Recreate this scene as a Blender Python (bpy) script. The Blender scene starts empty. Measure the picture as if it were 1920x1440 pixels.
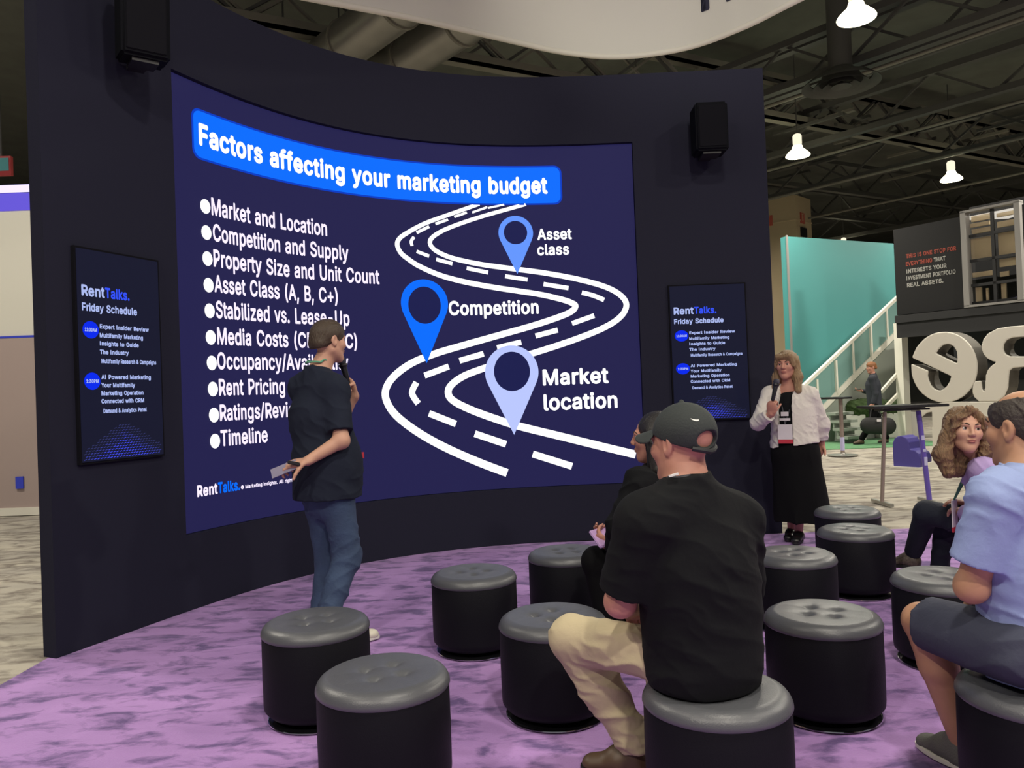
import bpy, bmesh, math, random
import numpy as np
from mathutils import Vector, Matrix
random.seed(7); np.random.seed(7)
sc = bpy.context.scene
COL = sc.collection
PI = math.pi

# ------------------------------------------------------------------ camera
CAMZ, FPX, PITCH, ROLL = 1.35, 1455.4, -0.013, 0.0387
cF = Vector((0, math.cos(PITCH), -math.sin(PITCH)))
_R0 = Vector((1, 0, 0)); _U0 = _R0.cross(cF)
cR = _R0 * math.cos(ROLL) - _U0 * math.sin(ROLL)
cU = _R0 * math.sin(ROLL) + _U0 * math.cos(ROLL)
cam = bpy.data.objects.new('camera', bpy.data.cameras.new('camera')); COL.objects.link(cam)
cam.data.sensor_fit = 'HORIZONTAL'; cam.data.sensor_width = 36.0
cam.data.lens = FPX / 1920 * 36.0
cam.data.clip_end = 300
m = Matrix.Identity(4)
for i in range(3):
    m[i][0] = cR[i]; m[i][1] = cU[i]; m[i][2] = -cF[i]
m[2][3] = CAMZ
cam.matrix_world = m
sc.camera = cam

# ------------------------------------------------------------------ world, exposure
w = bpy.data.worlds.new('world'); sc.world = w; w.use_nodes = True
w.node_tree.nodes['Background'].inputs[0].default_value = (0.85, 0.86, 0.92, 1)
w.node_tree.nodes['Background'].inputs[1].default_value = 0.22
vs = sc.view_settings
vs.view_transform = 'Standard'; vs.look = 'None'; vs.gamma = 1; vs.exposure = 0.0; vs.use_curve_mapping = False
LAMP_W = 185.0
LAMP_COL = (1.0, 0.93, 0.80)

# where a photographed point stands: by depth, by height, or on an upright plane
def ray(px, py):
    return cF + cR * ((px - 960) / FPX) - cU * ((py - 720) / FPX)
def at(px, py, Y):
    d = ray(px, py); return Vector((0, 0, CAMZ)) + d * (Y / d.y)
def atz(px, py, z):
    d = ray(px, py); return Vector((0, 0, CAMZ)) + d * ((z - CAMZ) / d.z)
def atp(px, py, p0, az):
    d = ray(px, py); n = Vector((az.y, -az.x, 0))
    return Vector((0, 0, CAMZ)) + d * (Vector((p0.x, p0.y, 0)).dot(n) / d.dot(n))
def V(*a): return Vector(a)

# ------------------------------------------------------------------ materials
def lin(r, g, b):
    f = lambda c: (c / 255 / 12.92) if c / 255 <= .04045 else ((c / 255 + .055) / 1.055) ** 2.4
    return (f(r), f(g), f(b), 1)
def pbr(name, col, rough=.6, metal=0, spec=.5, bump=0, bscale=60, vary=0, vscale=8, stretch=None, sheen=0, alpha=None, trans=0):
    mt = bpy.data.materials.new(name); mt.use_nodes = True
    nt = mt.node_tree; b = nt.nodes['Principled BSDF']
    c = col if len(col) == 4 else (*col, 1)
    b.inputs['Base Color'].default_value = c
    b.inputs['Roughness'].default_value = rough; b.inputs['Metallic'].default_value = metal
    b.inputs['Specular IOR Level'].default_value = spec
    if sheen: b.inputs['Sheen Weight'].default_value = sheen
    if trans: b.inputs['Transmission Weight'].default_value = trans
    if bump or vary:
        tc = nt.nodes.new('ShaderNodeTexCoord'); mp = nt.nodes.new('ShaderNodeMapping')
        nt.links.new(tc.outputs['Object'], mp.inputs[0])
        if stretch: mp.inputs['Scale'].default_value = stretch
    if vary:
        n = nt.nodes.new('ShaderNodeTexNoise'); n.inputs['Scale'].default_value = vscale; n.inputs['Detail'].default_value = 4
        nt.links.new(mp.outputs[0], n.inputs['Vector'])
        mx = nt.nodes.new('ShaderNodeMix'); mx.data_type = 'RGBA'
        mx.inputs[6].default_value = tuple(x * (1 - vary) for x in c[:3]) + (1,)
        mx.inputs[7].default_value = tuple(min(1, x * (1 + vary)) for x in c[:3]) + (1,)
        nt.links.new(n.outputs[0], mx.inputs[0]); nt.links.new(mx.outputs[2], b.inputs['Base Color'])
    if bump:
        n = nt.nodes.new('ShaderNodeTexNoise'); n.inputs['Scale'].default_value = bscale; n.inputs['Detail'].default_value = 5
        nt.links.new(mp.outputs[0], n.inputs['Vector'])
        bp = nt.nodes.new('ShaderNodeBump'); bp.inputs['Strength'].default_value = bump; bp.inputs['Distance'].default_value = .01
        nt.links.new(n.outputs[0], bp.inputs['Height']); nt.links.new(bp.outputs[0], b.inputs['Normal'])
    return mt
def glow(name, col, strength=1.0, sample=False):
    mt = bpy.data.materials.new(name); mt.use_nodes = True
    nt = mt.node_tree; b = nt.nodes['Principled BSDF']
    b.inputs['Base Color'].default_value = (.004, .004, .006, 1); b.inputs['Roughness'].default_value = .5
    b.inputs['Specular IOR Level'].default_value = .06
    b.inputs['Emission Color'].default_value = col; b.inputs['Emission Strength'].default_value = strength
    if not sample:
        try: mt.cycles.emission_sampling = 'NONE'
        except Exception: pass
    return mt
def carpet(name, ca, cb, scale, lo, hi, stretch=(1, 1, 1), fuzz=.5, dist=.6):
    mt = bpy.data.materials.new(name); mt.use_nodes = True
    nt = mt.node_tree; b = nt.nodes['Principled BSDF']
    b.inputs['Roughness'].default_value = .95; b.inputs['Specular IOR Level'].default_value = .1
    b.inputs['Sheen Weight'].default_value = .15
    tc = nt.nodes.new('ShaderNodeTexCoord'); mp = nt.nodes.new('ShaderNodeMapping'); mp.inputs['Scale'].default_value = stretch
    nt.links.new(tc.outputs['Object'], mp.inputs[0])
    n = nt.nodes.new('ShaderNodeTexNoise'); n.inputs['Scale'].default_value = scale; n.inputs['Detail'].default_value = 5; n.inputs['Roughness'].default_value = .6
    n.inputs['Distortion'].default_value = dist
    nt.links.new(mp.outputs[0], n.inputs['Vector'])
    rp = nt.nodes.new('ShaderNodeValToRGB')
    rp.color_ramp.elements[0].position = lo; rp.color_ramp.elements[0].color = ca
    rp.color_ramp.elements[1].position = hi; rp.color_ramp.elements[1].color = cb
    nt.links.new(n.outputs[0], rp.inputs[0])
    n3 = nt.nodes.new('ShaderNodeTexNoise'); n3.inputs['Scale'].default_value = scale * .35; n3.inputs['Detail'].default_value = 3
    nt.links.new(mp.outputs[0], n3.inputs['Vector'])
    mx = nt.nodes.new('ShaderNodeMix'); mx.data_type = 'RGBA'; mx.blend_type = 'MULTIPLY'
    r3 = nt.nodes.new('ShaderNodeValToRGB')
    r3.color_ramp.elements[0].position = .3; r3.color_ramp.elements[0].color = (.74, .74, .78, 1)
    r3.color_ramp.elements[1].position = .65; r3.color_ramp.elements[1].color = (1, 1, 1, 1)
    nt.links.new(n3.outputs[0], r3.inputs[0]); mx.inputs[0].default_value = 1
    nt.links.new(rp.outputs[0], mx.inputs[6]); nt.links.new(r3.outputs[0], mx.inputs[7])
    nt.links.new(mx.outputs[2], b.inputs['Base Color'])
    n2 = nt.nodes.new('ShaderNodeTexNoise'); n2.inputs['Scale'].default_value = 140; n2.inputs['Detail'].default_value = 3
    nt.links.new(tc.outputs['Object'], n2.inputs['Vector'])
    bp = nt.nodes.new('ShaderNodeBump'); bp.inputs['Strength'].default_value = fuzz; bp.inputs['Distance'].default_value = .006
    nt.links.new(n2.outputs[0], bp.inputs['Height']); nt.links.new(bp.outputs[0], b.inputs['Normal'])
    return mt

M = dict(
    aisle=carpet('aisle_carpet', (.20, .17, .14, 1), (.50, .46, .38, 1), 3.2, .36, .56, (1, 2.2, 1)),
    purple=carpet('purple_carpet', (.15, .09, .25, 1), (.43, .245, .56, 1), 6.5, .36, .52, (.75, 1.4, 1), dist=.4),
    green=carpet('green_carpet', (.10, .26, .12, 1), (.15, .36, .17, 1), 30, .3, .7),
    stagewall=pbr('stage_wall_black', (.0145, .0150, .030), .78, spec=.2, bump=.08, bscale=90),
    ledframe=pbr('led_frame_black', (.005, .005, .008), .8, spec=.12),
    ledpanel=glow('led_panel_navy', (.0165, .015, .072, 1), 1.0, True),
    white=glow('led_white', (1, 1, 1, 1), 1.25),
    lilac=glow('led_lilac_white', (.90, .80, 1, 1), 1.15),
    blue=glow('led_blue', (.0, .155, 1, 1), 1.0),
    blued=glow('led_deep_blue', (.0, .045, .55, 1), 1.0),
    pinlight=glow('led_sky_blue', (.13, .31, 1, 1), 1.0),
    pinpale=glow('led_pale_blue', (.50, .58, 1, 1), 1.0),
    hole=glow('led_hole_navy', (.010, .012, .075, 1), 1.0),
    signpanel=glow('sign_panel_navy', (.0075, .0085, .024, 1), 1.0, True),
    signtext=glow('sign_pale_text', (.42, .50, .88, 1), 1.0),
    signblue=glow('sign_blue_text', (.035, .085, .95, 1), 1.0),
    timeblue=glow('sign_disc_blue', (.0, .022, .85, 1), 1.0),
    dotb=glow('sign_dot_bright', (.055, .075, .85, 1), 1.0),
    dotm=glow('sign_dot_medium', (.04, .05, .32, 1), 1.0),
    dotd=glow('sign_dot_dim', (.03, .035, .13, 1), 1.0),
    black=pbr('black_plastic', (.012, .012, .014), .5),
    speaker=pbr('speaker_black', (.005, .0055, .008), .8, spec=.1, bump=.15, bscale=300),
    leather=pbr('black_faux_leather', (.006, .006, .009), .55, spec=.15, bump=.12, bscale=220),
    leathertoplit=pbr('black_faux_leather_lit_top', (.078, .081, .092), .38, spec=.6, bump=.1, bscale=220),  # same black leather, reflected light painted in as a paler, bluish tone
    glossblack=pbr('gloss_black_base', (.008, .008, .010), .12),
    chrome=pbr('chrome', (.75, .75, .77), .12, metal=1),
    steel=pbr('galvanised_steel', (.42, .41, .38), .38, metal=.85, vary=.15, vscale=3),
    darksteel=pbr('dark_painted_steel', (.075, .075, .07), .6),
    lightsteel=pbr('grey_painted_steel', (.20, .19, .16), .5),
    deck=pbr('ceiling_deck', (.115, .12, .105), .9, vary=.3, vscale=2),
    banner=pbr('white_fabric_banner', (.74, .72, .66), .8, bump=.05, bscale=20),
    red=pbr('red_print', (.45, .05, .05), .6), darkprint=pbr('dark_print', (.03, .03, .06), .6),
    teal=pbr('teal_panel', (.066, .285, .285), .55, vary=.06, vscale=.8),
    cream=pbr('cream_wall', (.62, .50, .32), .8, vary=.08, vscale=1),
    offwhite=pbr('off_white_paint', (.82, .79, .70), .6),
    stairgrey=pbr('stair_grey', (.33, .36, .32), .6),
    stairglass=pbr('stair_frosted_panel', (.20, .36, .34), .3),
    booth=pbr('charcoal_booth', (.0125, .0125, .0135), .7, spec=.25), boothdark=pbr('dark_interior', (.012, .012, .014), .6),
    grey=pbr('grey_frame', (.25, .24, .23), .45),
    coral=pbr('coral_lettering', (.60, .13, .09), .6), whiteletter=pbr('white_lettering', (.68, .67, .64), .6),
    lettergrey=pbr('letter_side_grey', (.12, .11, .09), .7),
    heart=pbr('purple_heart', (.075, .06, .32), .5),
    hedge=pbr('hedge_green', (.035, .07, .015), .8, bump=1.0, bscale=60, vary=.6, vscale=40),
    planter=pbr('white_planter', (.68, .67, .62), .5),
    tabletop=pbr('black_table_top', (.015, .015, .017), .35),
    purpleleg=pbr('purple_leg', (.12, .08, .42), .4), pole=pbr('brushed_pole', (.35, .28, .26), .35, metal=.6),
    sticker=pbr('pale_sticker', (.50, .48, .75), .5),
    panelwhite=pbr('white_panel', (.72, .70, .62), .7), panelpink=pbr('taupe_panel', (.42, .33, .31), .7),
    striplight=glow('violet_strip_light', (.62, .55, 1, 1), 1.6, True), stripviolet=glow('violet_glow', (.14, .10, .70, 1), 1.0),
    lampbell=glow('lamp_bell', (1, .93, .62, 1), 9.0), lampneck=glow('lamp_neck', (1, .90, .68, 1), 1.1),
    spot=glow('downlight', (1, .95, .85, 1), 3.0),
    skin=pbr('skin_fair', (.56, .31, .22), .55, vary=.08, vscale=25, spec=.4),
    skinred=pbr('skin_ruddy', (.50, .235, .17), .5, vary=.12, vscale=25, spec=.45),
    skintan=pbr('skin_tan', (.47, .25, .15), .5, vary=.1, vscale=25, spec=.4),
    lips=pbr('lips', (.36, .12, .10), .5), eyewhite=pbr('eye_white', (.7, .68, .64), .2), iris=pbr('iris_brown', (.07, .045, .03), .2), pupil=pbr('pupil', (.005, .005, .005), .1),
    hairbrown=pbr('hair_brown', (.060, .040, .026), .5, bump=.6, bscale=50, vary=.35, vscale=60, stretch=(6, 6, 1)),
    hairlight=pbr('hair_light_brown', (.26, .165, .085), .5, bump=.7, bscale=50, vary=.5, vscale=45, stretch=(5, 5, .8)),
    hairmix=pbr('hair_highlighted', (.21, .125, .065), .5, bump=.8, bscale=50, vary=.75, vscale=45, stretch=(5, 5, .8)),
    hairblack=pbr('hair_black', (.012, .010, .010), .45, bump=.5, bscale=50, stretch=(6, 6, 1)),
    hairgrey=pbr('hair_dark_grey', (.045, .036, .030), .6, bump=.6, bscale=90),
    hairred=pbr('hair_auburn', (.25, .10, .035), .6, bump=.4, bscale=50),
    brow=pbr('brow_hair', (.05, .03, .02), .7),
    tnavy=pbr('shirt_charcoal_navy', (.014, .018, .033), .9, bump=.2, bscale=30, spec=.2),
    tblack=pbr('shirt_black', (.0055, .006, .0075), .9, bump=.2, bscale=30, spec=.2),
    shirtblue=pbr('shirt_light_blue', (.27, .34, .60), .8, bump=.25, bscale=35, vary=.04, vscale=200),
    denim=pbr('denim_blue', (.035, .060, .125), .85, bump=.3, bscale=60, vary=.35, vscale=9),
    denimdark=pbr('denim_dark', (.014, .018, .032), .85, bump=.3, bscale=60),
    khaki=pbr('khaki_cotton', (.50, .42, .27), .85, bump=.3, bscale=30, vary=.06, vscale=10),
    shorts=pbr('navy_shorts', (.040, .045, .075), .85, bump=.2, bscale=60),
    jacketwhite=pbr('white_denim', (.66, .62, .58), .85, bump=.35, bscale=50),
    lavender=pbr('lavender_cloth', (.42, .31, .60), .8, bump=.2, bscale=40),
    skirt=pbr('black_skirt', (.004, .004, .005), .9, bump=.2, bscale=25, spec=.15),
    suit=pbr('dark_suit', (.022, .026, .038), .8),
    cap=pbr('charcoal_cap', (.024, .030, .030), .8, bump=.2, bscale=150), capdark=pbr('cap_strap', (.012, .014, .016), .6),
    shoebrown=pbr('brown_leather', (.085, .05, .028), .5), shoewhite=pbr('off_white_shoe', (.62, .58, .48), .6), shoegrey=pbr('grey_knit', (.12, .12, .11), .85, bump=.4, bscale=200),
    sole=pbr('white_sole', (.68, .66, .60), .6), shoeblack=pbr('black_shoe', (.010, .010, .011), .35), shoesnake=pbr('patterned_shoe', (.11, .085, .07), .5, vary=.9, vscale=90),
    lanyard=pbr('green_lanyard', (.10, .32, .20), .6), lanyarddark=pbr('dark_lanyard', (.03, .03, .04), .6), badge=pbr('white_badge', (.66, .62, .66), .4), badgered=pbr('red_badge_strip', (.50, .035, .06), .4),
    mic=pbr('microphone_black', (.012, .012, .016), .35), micgrille=pbr('microphone_grille', (.10, .10, .13), .35, metal=.8, bump=.6, bscale=400),
    paper=pbr('grey_card', (.24, .22, .32), .5), tabletcase=pbr('lilac_case', (.52, .33, .62), .4), phone=pbr('white_phone', (.6, .6, .62), .3),
    bag=pbr('black_bag', (.009, .009, .010), .7), swoosh=pbr('white_stitching', (.75, .75, .72), .6), bluelogo=pbr('blue_mark', (.04, .06, .6), .6),
)

# ------------------------------------------------------------------ object helpers
def empty(name, loc=(0, 0, 0), label=None, cat=None, group=None, kind=None):
    o = bpy.data.objects.new(name, None); COL.objects.link(o); o.location = loc; o.empty_display_size = .1
    return tag(o, label, cat, group, kind)
def tag(o, label=None, cat=None, group=None, kind=None):
    if label: o['label'] = label
    if cat: o['category'] = cat
    if group: o['group'] = group
    if kind: o['kind'] = kind
    return o
def rootloc(p):
    v = Vector((0, 0, 0))
    while p is not None: v += p.location; p = p.parent
    return v
def link_mesh(name, me, mat, parent):
    for a in (mat if isinstance(mat, (list, tuple)) else [mat]): me.materials.append(a)
    o = bpy.data.objects.new(name, me); COL.objects.link(o)
    if parent is not None: o.parent = parent
    return o
class MB:
    def __init__(s): s.v = []; s.f = []; s.mi = []; s.m = 0
    def add(s, vs, fs):
        b = len(s.v); s.v += [tuple(x) for x in vs]; s.f += [tuple(b + i for i in f) for f in fs]; s.mi += [s.m] * len(fs); return s
    def box(s, c, size, ax=None):
        c = Vector(c); X, Y, Z = ax if ax else (V(1, 0, 0), V(0, 1, 0), V(0, 0, 1))
        h = [x / 2 for x in size]
        vs = [c + X * (i * h[0]) + Y * (j * h[1]) + Z * (k * h[2]) for i in (-1, 1) for j in (-1, 1) for k in (-1, 1)]
        return s.add(vs, [(0, 1, 3, 2), (4, 6, 7, 5), (0, 4, 5, 1), (2, 3, 7, 6), (0, 2, 6, 4), (1, 5, 7, 3)])
    def bar(s, a, b, wd, th, up=V(0, 0, 1)):
        a, b = Vector(a), Vector(b); d = (b - a); L = d.length; d.normalize()
        sd = d.cross(up)
        if sd.length < 1e-4: sd = d.cross(V(1, 0, 0))
        sd.normalize(); u = sd.cross(d)
        return s.box((a + b) / 2, (L, wd, th), (d, sd, u))
    def tube(s, pts, r, n=12, cap=True):
        pts = [Vector(p) for p in pts]; rs = r if isinstance(r, (list, tuple)) else [r] * len(pts)
        vs = []; prev = None
        for i, p in enumerate(pts):
            d = (pts[min(i + 1, len(pts) - 1)] - pts[max(i - 1, 0)]).normalized()
            if prev is None:
                a = d.orthogonal().normalized()
            else:
                a = (prev - d * prev.dot(d)).normalized()
            prev = a; bq = d.cross(a)
            for k in range(n):
                t = 2 * PI * k / n; vs.append(p + (a * math.cos(t) + bq * math.sin(t)) * rs[i])
        fs = [(i * n + k, i * n + (k + 1) % n, (i + 1) * n + (k + 1) % n, (i + 1) * n + k) for i in range(len(pts) - 1) for k in range(n)]
        if cap: fs += [tuple(range(n - 1, -1, -1)), tuple((len(pts) - 1) * n + k for k in range(n))]
        return s.add(vs, fs)
    def lathe(s, prof, c=(0, 0, 0), n=48, ax=None, cap=True):
        c = Vector(c); X, Y, Z = ax if ax else (V(1, 0, 0), V(0, 1, 0), V(0, 0, 1))
        vs = [c + (X * math.cos(2 * PI * k / n) + Y * math.sin(2 * PI * k / n)) * max(r, 1e-4) + Z * z for r, z in prof for k in range(n)]
        fs = [(i * n + k, i * n + (k + 1) % n, (i + 1) * n + (k + 1) % n, (i + 1) * n + k) for i in range(len(prof) - 1) for k in range(n)]
        if cap and prof[0][0] > 1e-3: fs.append(tuple(range(n - 1, -1, -1)))
        if cap and prof[-1][0] > 1e-3: fs.append(tuple((len(prof) - 1) * n + k for k in range(n)))
        return s.add(vs, fs)
    def prism(s, poly, d):
        n = len(poly); d = Vector(d); a = [Vector(p) for p in poly]
        fs = [tuple(range(n)), tuple(range(2 * n - 1, n - 1, -1))] + [(i, n + i, n + (i + 1) % n, (i + 1) % n) for i in range(n)]
        return s.add(a + [p + d for p in a], fs)
    def build(s, name, mat, parent=None, smooth=False, bevel=0, seg=2, angle=None):
        o = rootloc(parent)
        me = bpy.data.meshes.new(name)
        me.from_pydata([(x - o.x, y - o.y, z - o.z) for x, y, z in s.v], [], s.f)
        for p, k in zip(me.polygons, s.mi): p.material_index = k
        bm = bmesh.new(); bm.from_mesh(me)
        bmesh.ops.recalc_face_normals(bm, faces=bm.faces)
        if bevel:
            es = [e for e in bm.edges if len(e.link_faces) == 2 and e.calc_face_angle(0) > .6]
            bmesh.ops.bevel(bm, geom=es, offset=bevel, segments=seg, affect='EDGES', clamp_overlap=True)
        if smooth:
            for f in bm.faces: f.smooth = True
            for e in bm.edges:
                if len(e.link_faces) == 2 and e.calc_face_angle(0) > (angle or .7): e.smooth = False
        bm.to_mesh(me); bm.free()
        return link_mesh(name, me, mat, parent)

# ------------------------------------------------------------------ smooth solids grown on a grid
def smin(a, b, k):
    if k <= 1e-6: return np.minimum(a, b)
    h = np.clip(.5 + .5 * (b - a) / k, 0, 1)
    return b + (a - b) * h - k * h * (1 - h)
class Solid:
    def __init__(s, h): s.h = h; s.p = []
    def raw(s, lo, hi, fn, k=.01, op='u'):
        s.p.append((np.array(lo, float), np.array(hi, float), fn, k, op)); return s
    def cone(s, a, b, ra, rb=None, k=.02, flat=None, op='u', cut=None):
        rb = ra if rb is None else rb
        a = np.array(a, np.float32); b = np.array(b, np.float32); ba = b - a; L2 = max(float(ba @ ba), 1e-9)
        n = fac = None
        if flat:
            n = np.array(flat[0], np.float32); n = n - ba * (n @ ba) / L2; n = n / max(np.linalg.norm(n), 1e-6); fac = flat[1]
        R = max(ra, rb) * max(1, fac or 1)
        cuts = [(np.array(p, np.float32), np.array(q, np.float32) / np.linalg.norm(q)) for p, q in (cut or [])]
        def fn(X, Y, Z):
            x, y, z = X - a[0], Y - a[1], Z - a[2]
            t = np.clip((x * ba[0] + y * ba[1] + z * ba[2]) / L2, 0, 1)
            dx, dy, dz = x - t * ba[0], y - t * ba[1], z - t * ba[2]
            if n is not None:
                q = (dx * n[0] + dy * n[1] + dz * n[2]) * (1 / fac - 1)
                dx, dy, dz = dx + n[0] * q, dy + n[1] * q, dz + n[2] * q
            d = (np.sqrt(dx * dx + dy * dy + dz * dz) - (ra + (rb - ra) * t)) * min(1, fac or 1)
            for p, q in cuts: d = np.maximum(d, (X - p[0]) * q[0] + (Y - p[1]) * q[1] + (Z - p[2]) * q[2])
            return d
        return s.raw(np.minimum(a, b) - R, np.maximum(a, b) + R, fn, k, op)
    def ell(s, c, r, ax=None, k=.02, op='u'):
        c = np.array(c, np.float32); r = np.array(r, np.float32)
        A = np.array([list(q) for q in ax], np.float32) if ax else np.eye(3, dtype=np.float32)
        R = float(max(r))
        def fn(X, Y, Z):
            x, y, z = X - c[0], Y - c[1], Z - c[2]
            q = [(x * A[i][0] + y * A[i][1] + z * A[i][2]) / r[i] for i in range(3)]
            k0 = np.sqrt(q[0] ** 2 + q[1] ** 2 + q[2] ** 2)
            k1 = np.sqrt((q[0] / r[0]) ** 2 + (q[1] / r[1]) ** 2 + (q[2] / r[2]) ** 2) + 1e-6
            return k0 * (k0 - 1) / k1
        return s.raw(c - R, c + R, fn, k, op)
    def cut(s, p, n, k=0):
        p = np.array(p, np.float32); n = np.array(n, np.float32); n = n / np.linalg.norm(n)
        return s.raw((-1e9,) * 3, (1e9,) * 3, lambda X, Y, Z: -((X - p[0]) * n[0] + (Y - p[1]) * n[1] + (Z - p[2]) * n[2]), k, 's')
    def build(s, name, mat, parent=None, folds=None, noise=0):
        h = s.h; U = [q for q in s.p if q[4] == 'u']
        lo = np.min([q[0] for q in U], 0) - 3 * h; hi = np.max([q[1] for q in U], 0) + 3 * h
        N = np.ceil((hi - lo) / h).astype(int) + 1
        ax = [(lo[i] + h * np.arange(N[i])).astype(np.float32) for i in range(3)]
        v = np.full(N, 1, np.float32)
        for plo, phi, fn, k, op in s.p:
            mg = k + 3 * h
            i0 = np.clip(np.floor((plo - mg - lo) / h), 0, N).astype(int); i1 = np.clip(np.ceil((phi + mg - lo) / h) + 1, 0, N).astype(int)
            if (i1 <= i0).any(): continue
            sl = tuple(slice(i0[q], i1[q]) for q in range(3))
            d = fn(ax[0][sl[0]][:, None, None], ax[1][sl[1]][None, :, None], ax[2][sl[2]][None, None, :]).astype(np.float32)
            v[sl] = smin(v[sl], d, k) if op == 'u' else -smin(-v[sl], d, k)
        V_, F_ = nets(v, lo, h)
        o = rootloc(parent); V_ = V_ - np.array(o)
        me = bpy.data.meshes.new(name)
        me.vertices.add(len(V_)); me.loops.add(F_.size); me.polygons.add(len(F_))
        me.vertices.foreach_set('co', V_.astype(np.float32).ravel())
        me.loops.foreach_set('vertex_index', F_.astype(np.int32).ravel())
        me.polygons.foreach_set('loop_start', np.arange(0, F_.size, 4, dtype=np.int32))
        me.polygons.foreach_set('use_smooth', np.ones(len(F_), bool))
        me.update(calc_edges=True); me.validate()
        if folds:
            nn = np.zeros(len(V_) * 3, np.float32); me.vertices.foreach_get('normal', nn); nn = nn.reshape(-1, 3)
            P = V_ + np.array(o)
            d = np.zeros(len(P))
            for amp, wave, dr, warp in folds:
                dr = np.array(dr, float); dr /= np.linalg.norm(dr)
                side = np.array([dr[1] - dr[2], dr[2] - dr[0], dr[0] - dr[1]]); side /= max(np.linalg.norm(side), 1e-6)
                ph = P @ dr * (2 * PI / wave) + warp * np.sin(P @ side * (2 * PI / (wave * 2.7)) + 1.3) + .6 * warp * np.sin(P @ (side + dr) * (2 * PI / (wave * 1.7)))
                env = .5 + .5 * np.sin(P @ side * (2 * PI / (wave * 5.1)) + P @ dr * 3.0 + 2)
                d += amp * env * (1 - 2 * np.abs(np.sin(ph / 2)) ** .8)
            me.vertices.foreach_set('co', (V_ + nn * d[:, None]).astype(np.float32).ravel()); me.update()
        return link_mesh(name, me, mat, parent)
def nets(v, lo, h):
    s = v < 0
    c = np.zeros(tuple(n - 1 for n in v.shape), np.int8)
    for i in (0, 1):
        for j in (0, 1):
            for k in (0, 1):
                c += s[i:s.shape[0] - 1 + i, j:s.shape[1] - 1 + j, k:s.shape[2] - 1 + k]
    act = (c > 0) & (c < 8)
    a = np.argwhere(act)
    ix = np.full(act.shape, -1, np.int32); ix[act] = np.arange(len(a))
    acc = np.zeros((len(a), 3)); cnt = np.zeros(len(a))
    cs = [(i, j, k) for i in (0, 1) for j in (0, 1) for k in (0, 1)]
    cv = {q: v[a[:, 0] + q[0], a[:, 1] + q[1], a[:, 2] + q[2]] for q in cs}
    for q in cs:
        for d in range(3):
            if q[d] == 0:
                q2 = list(q); q2[d] = 1; q2 = tuple(q2)
                m_ = (cv[q] < 0) != (cv[q2] < 0)
                t = np.where(m_, cv[q] / np.where(m_, cv[q] - cv[q2], 1), 0)
                p = np.array(q, float)[None, :] + 0 * acc; p[:, d] = t
                acc += p * m_[:, None]; cnt += m_
    verts = np.array(lo) + h * (a + acc / cnt[:, None])
    F = []
    for d in range(3):
        e, g = (d + 1) % 3, (d + 2) % 3
        s0 = [slice(None)] * 3; s1 = [slice(None)] * 3
        s0[d] = slice(0, -1); s1[d] = slice(1, None)
        A, B = s[tuple(s0)], s[tuple(s1)]
        idx = np.argwhere(A != B)
        ok = (idx[:, e] > 0) & (idx[:, g] > 0) & (idx[:, e] < s.shape[e] - 1) & (idx[:, g] < s.shape[g] - 1)
        idx = idx[ok]; ins = A[tuple(idx.T)]
        def cell(de, dg):
            q = idx.copy(); q[:, e] += de; q[:, g] += dg; return ix[tuple(q.T)]
        quad = np.stack([cell(-1, -1), cell(0, -1), cell(0, 0), cell(-1, 0)], 1)
        quad[~ins] = quad[~ins][:, ::-1]
        F.append(quad)
    F = np.concatenate(F); F = F[(F >= 0).all(1)]
    return verts, F

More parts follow.
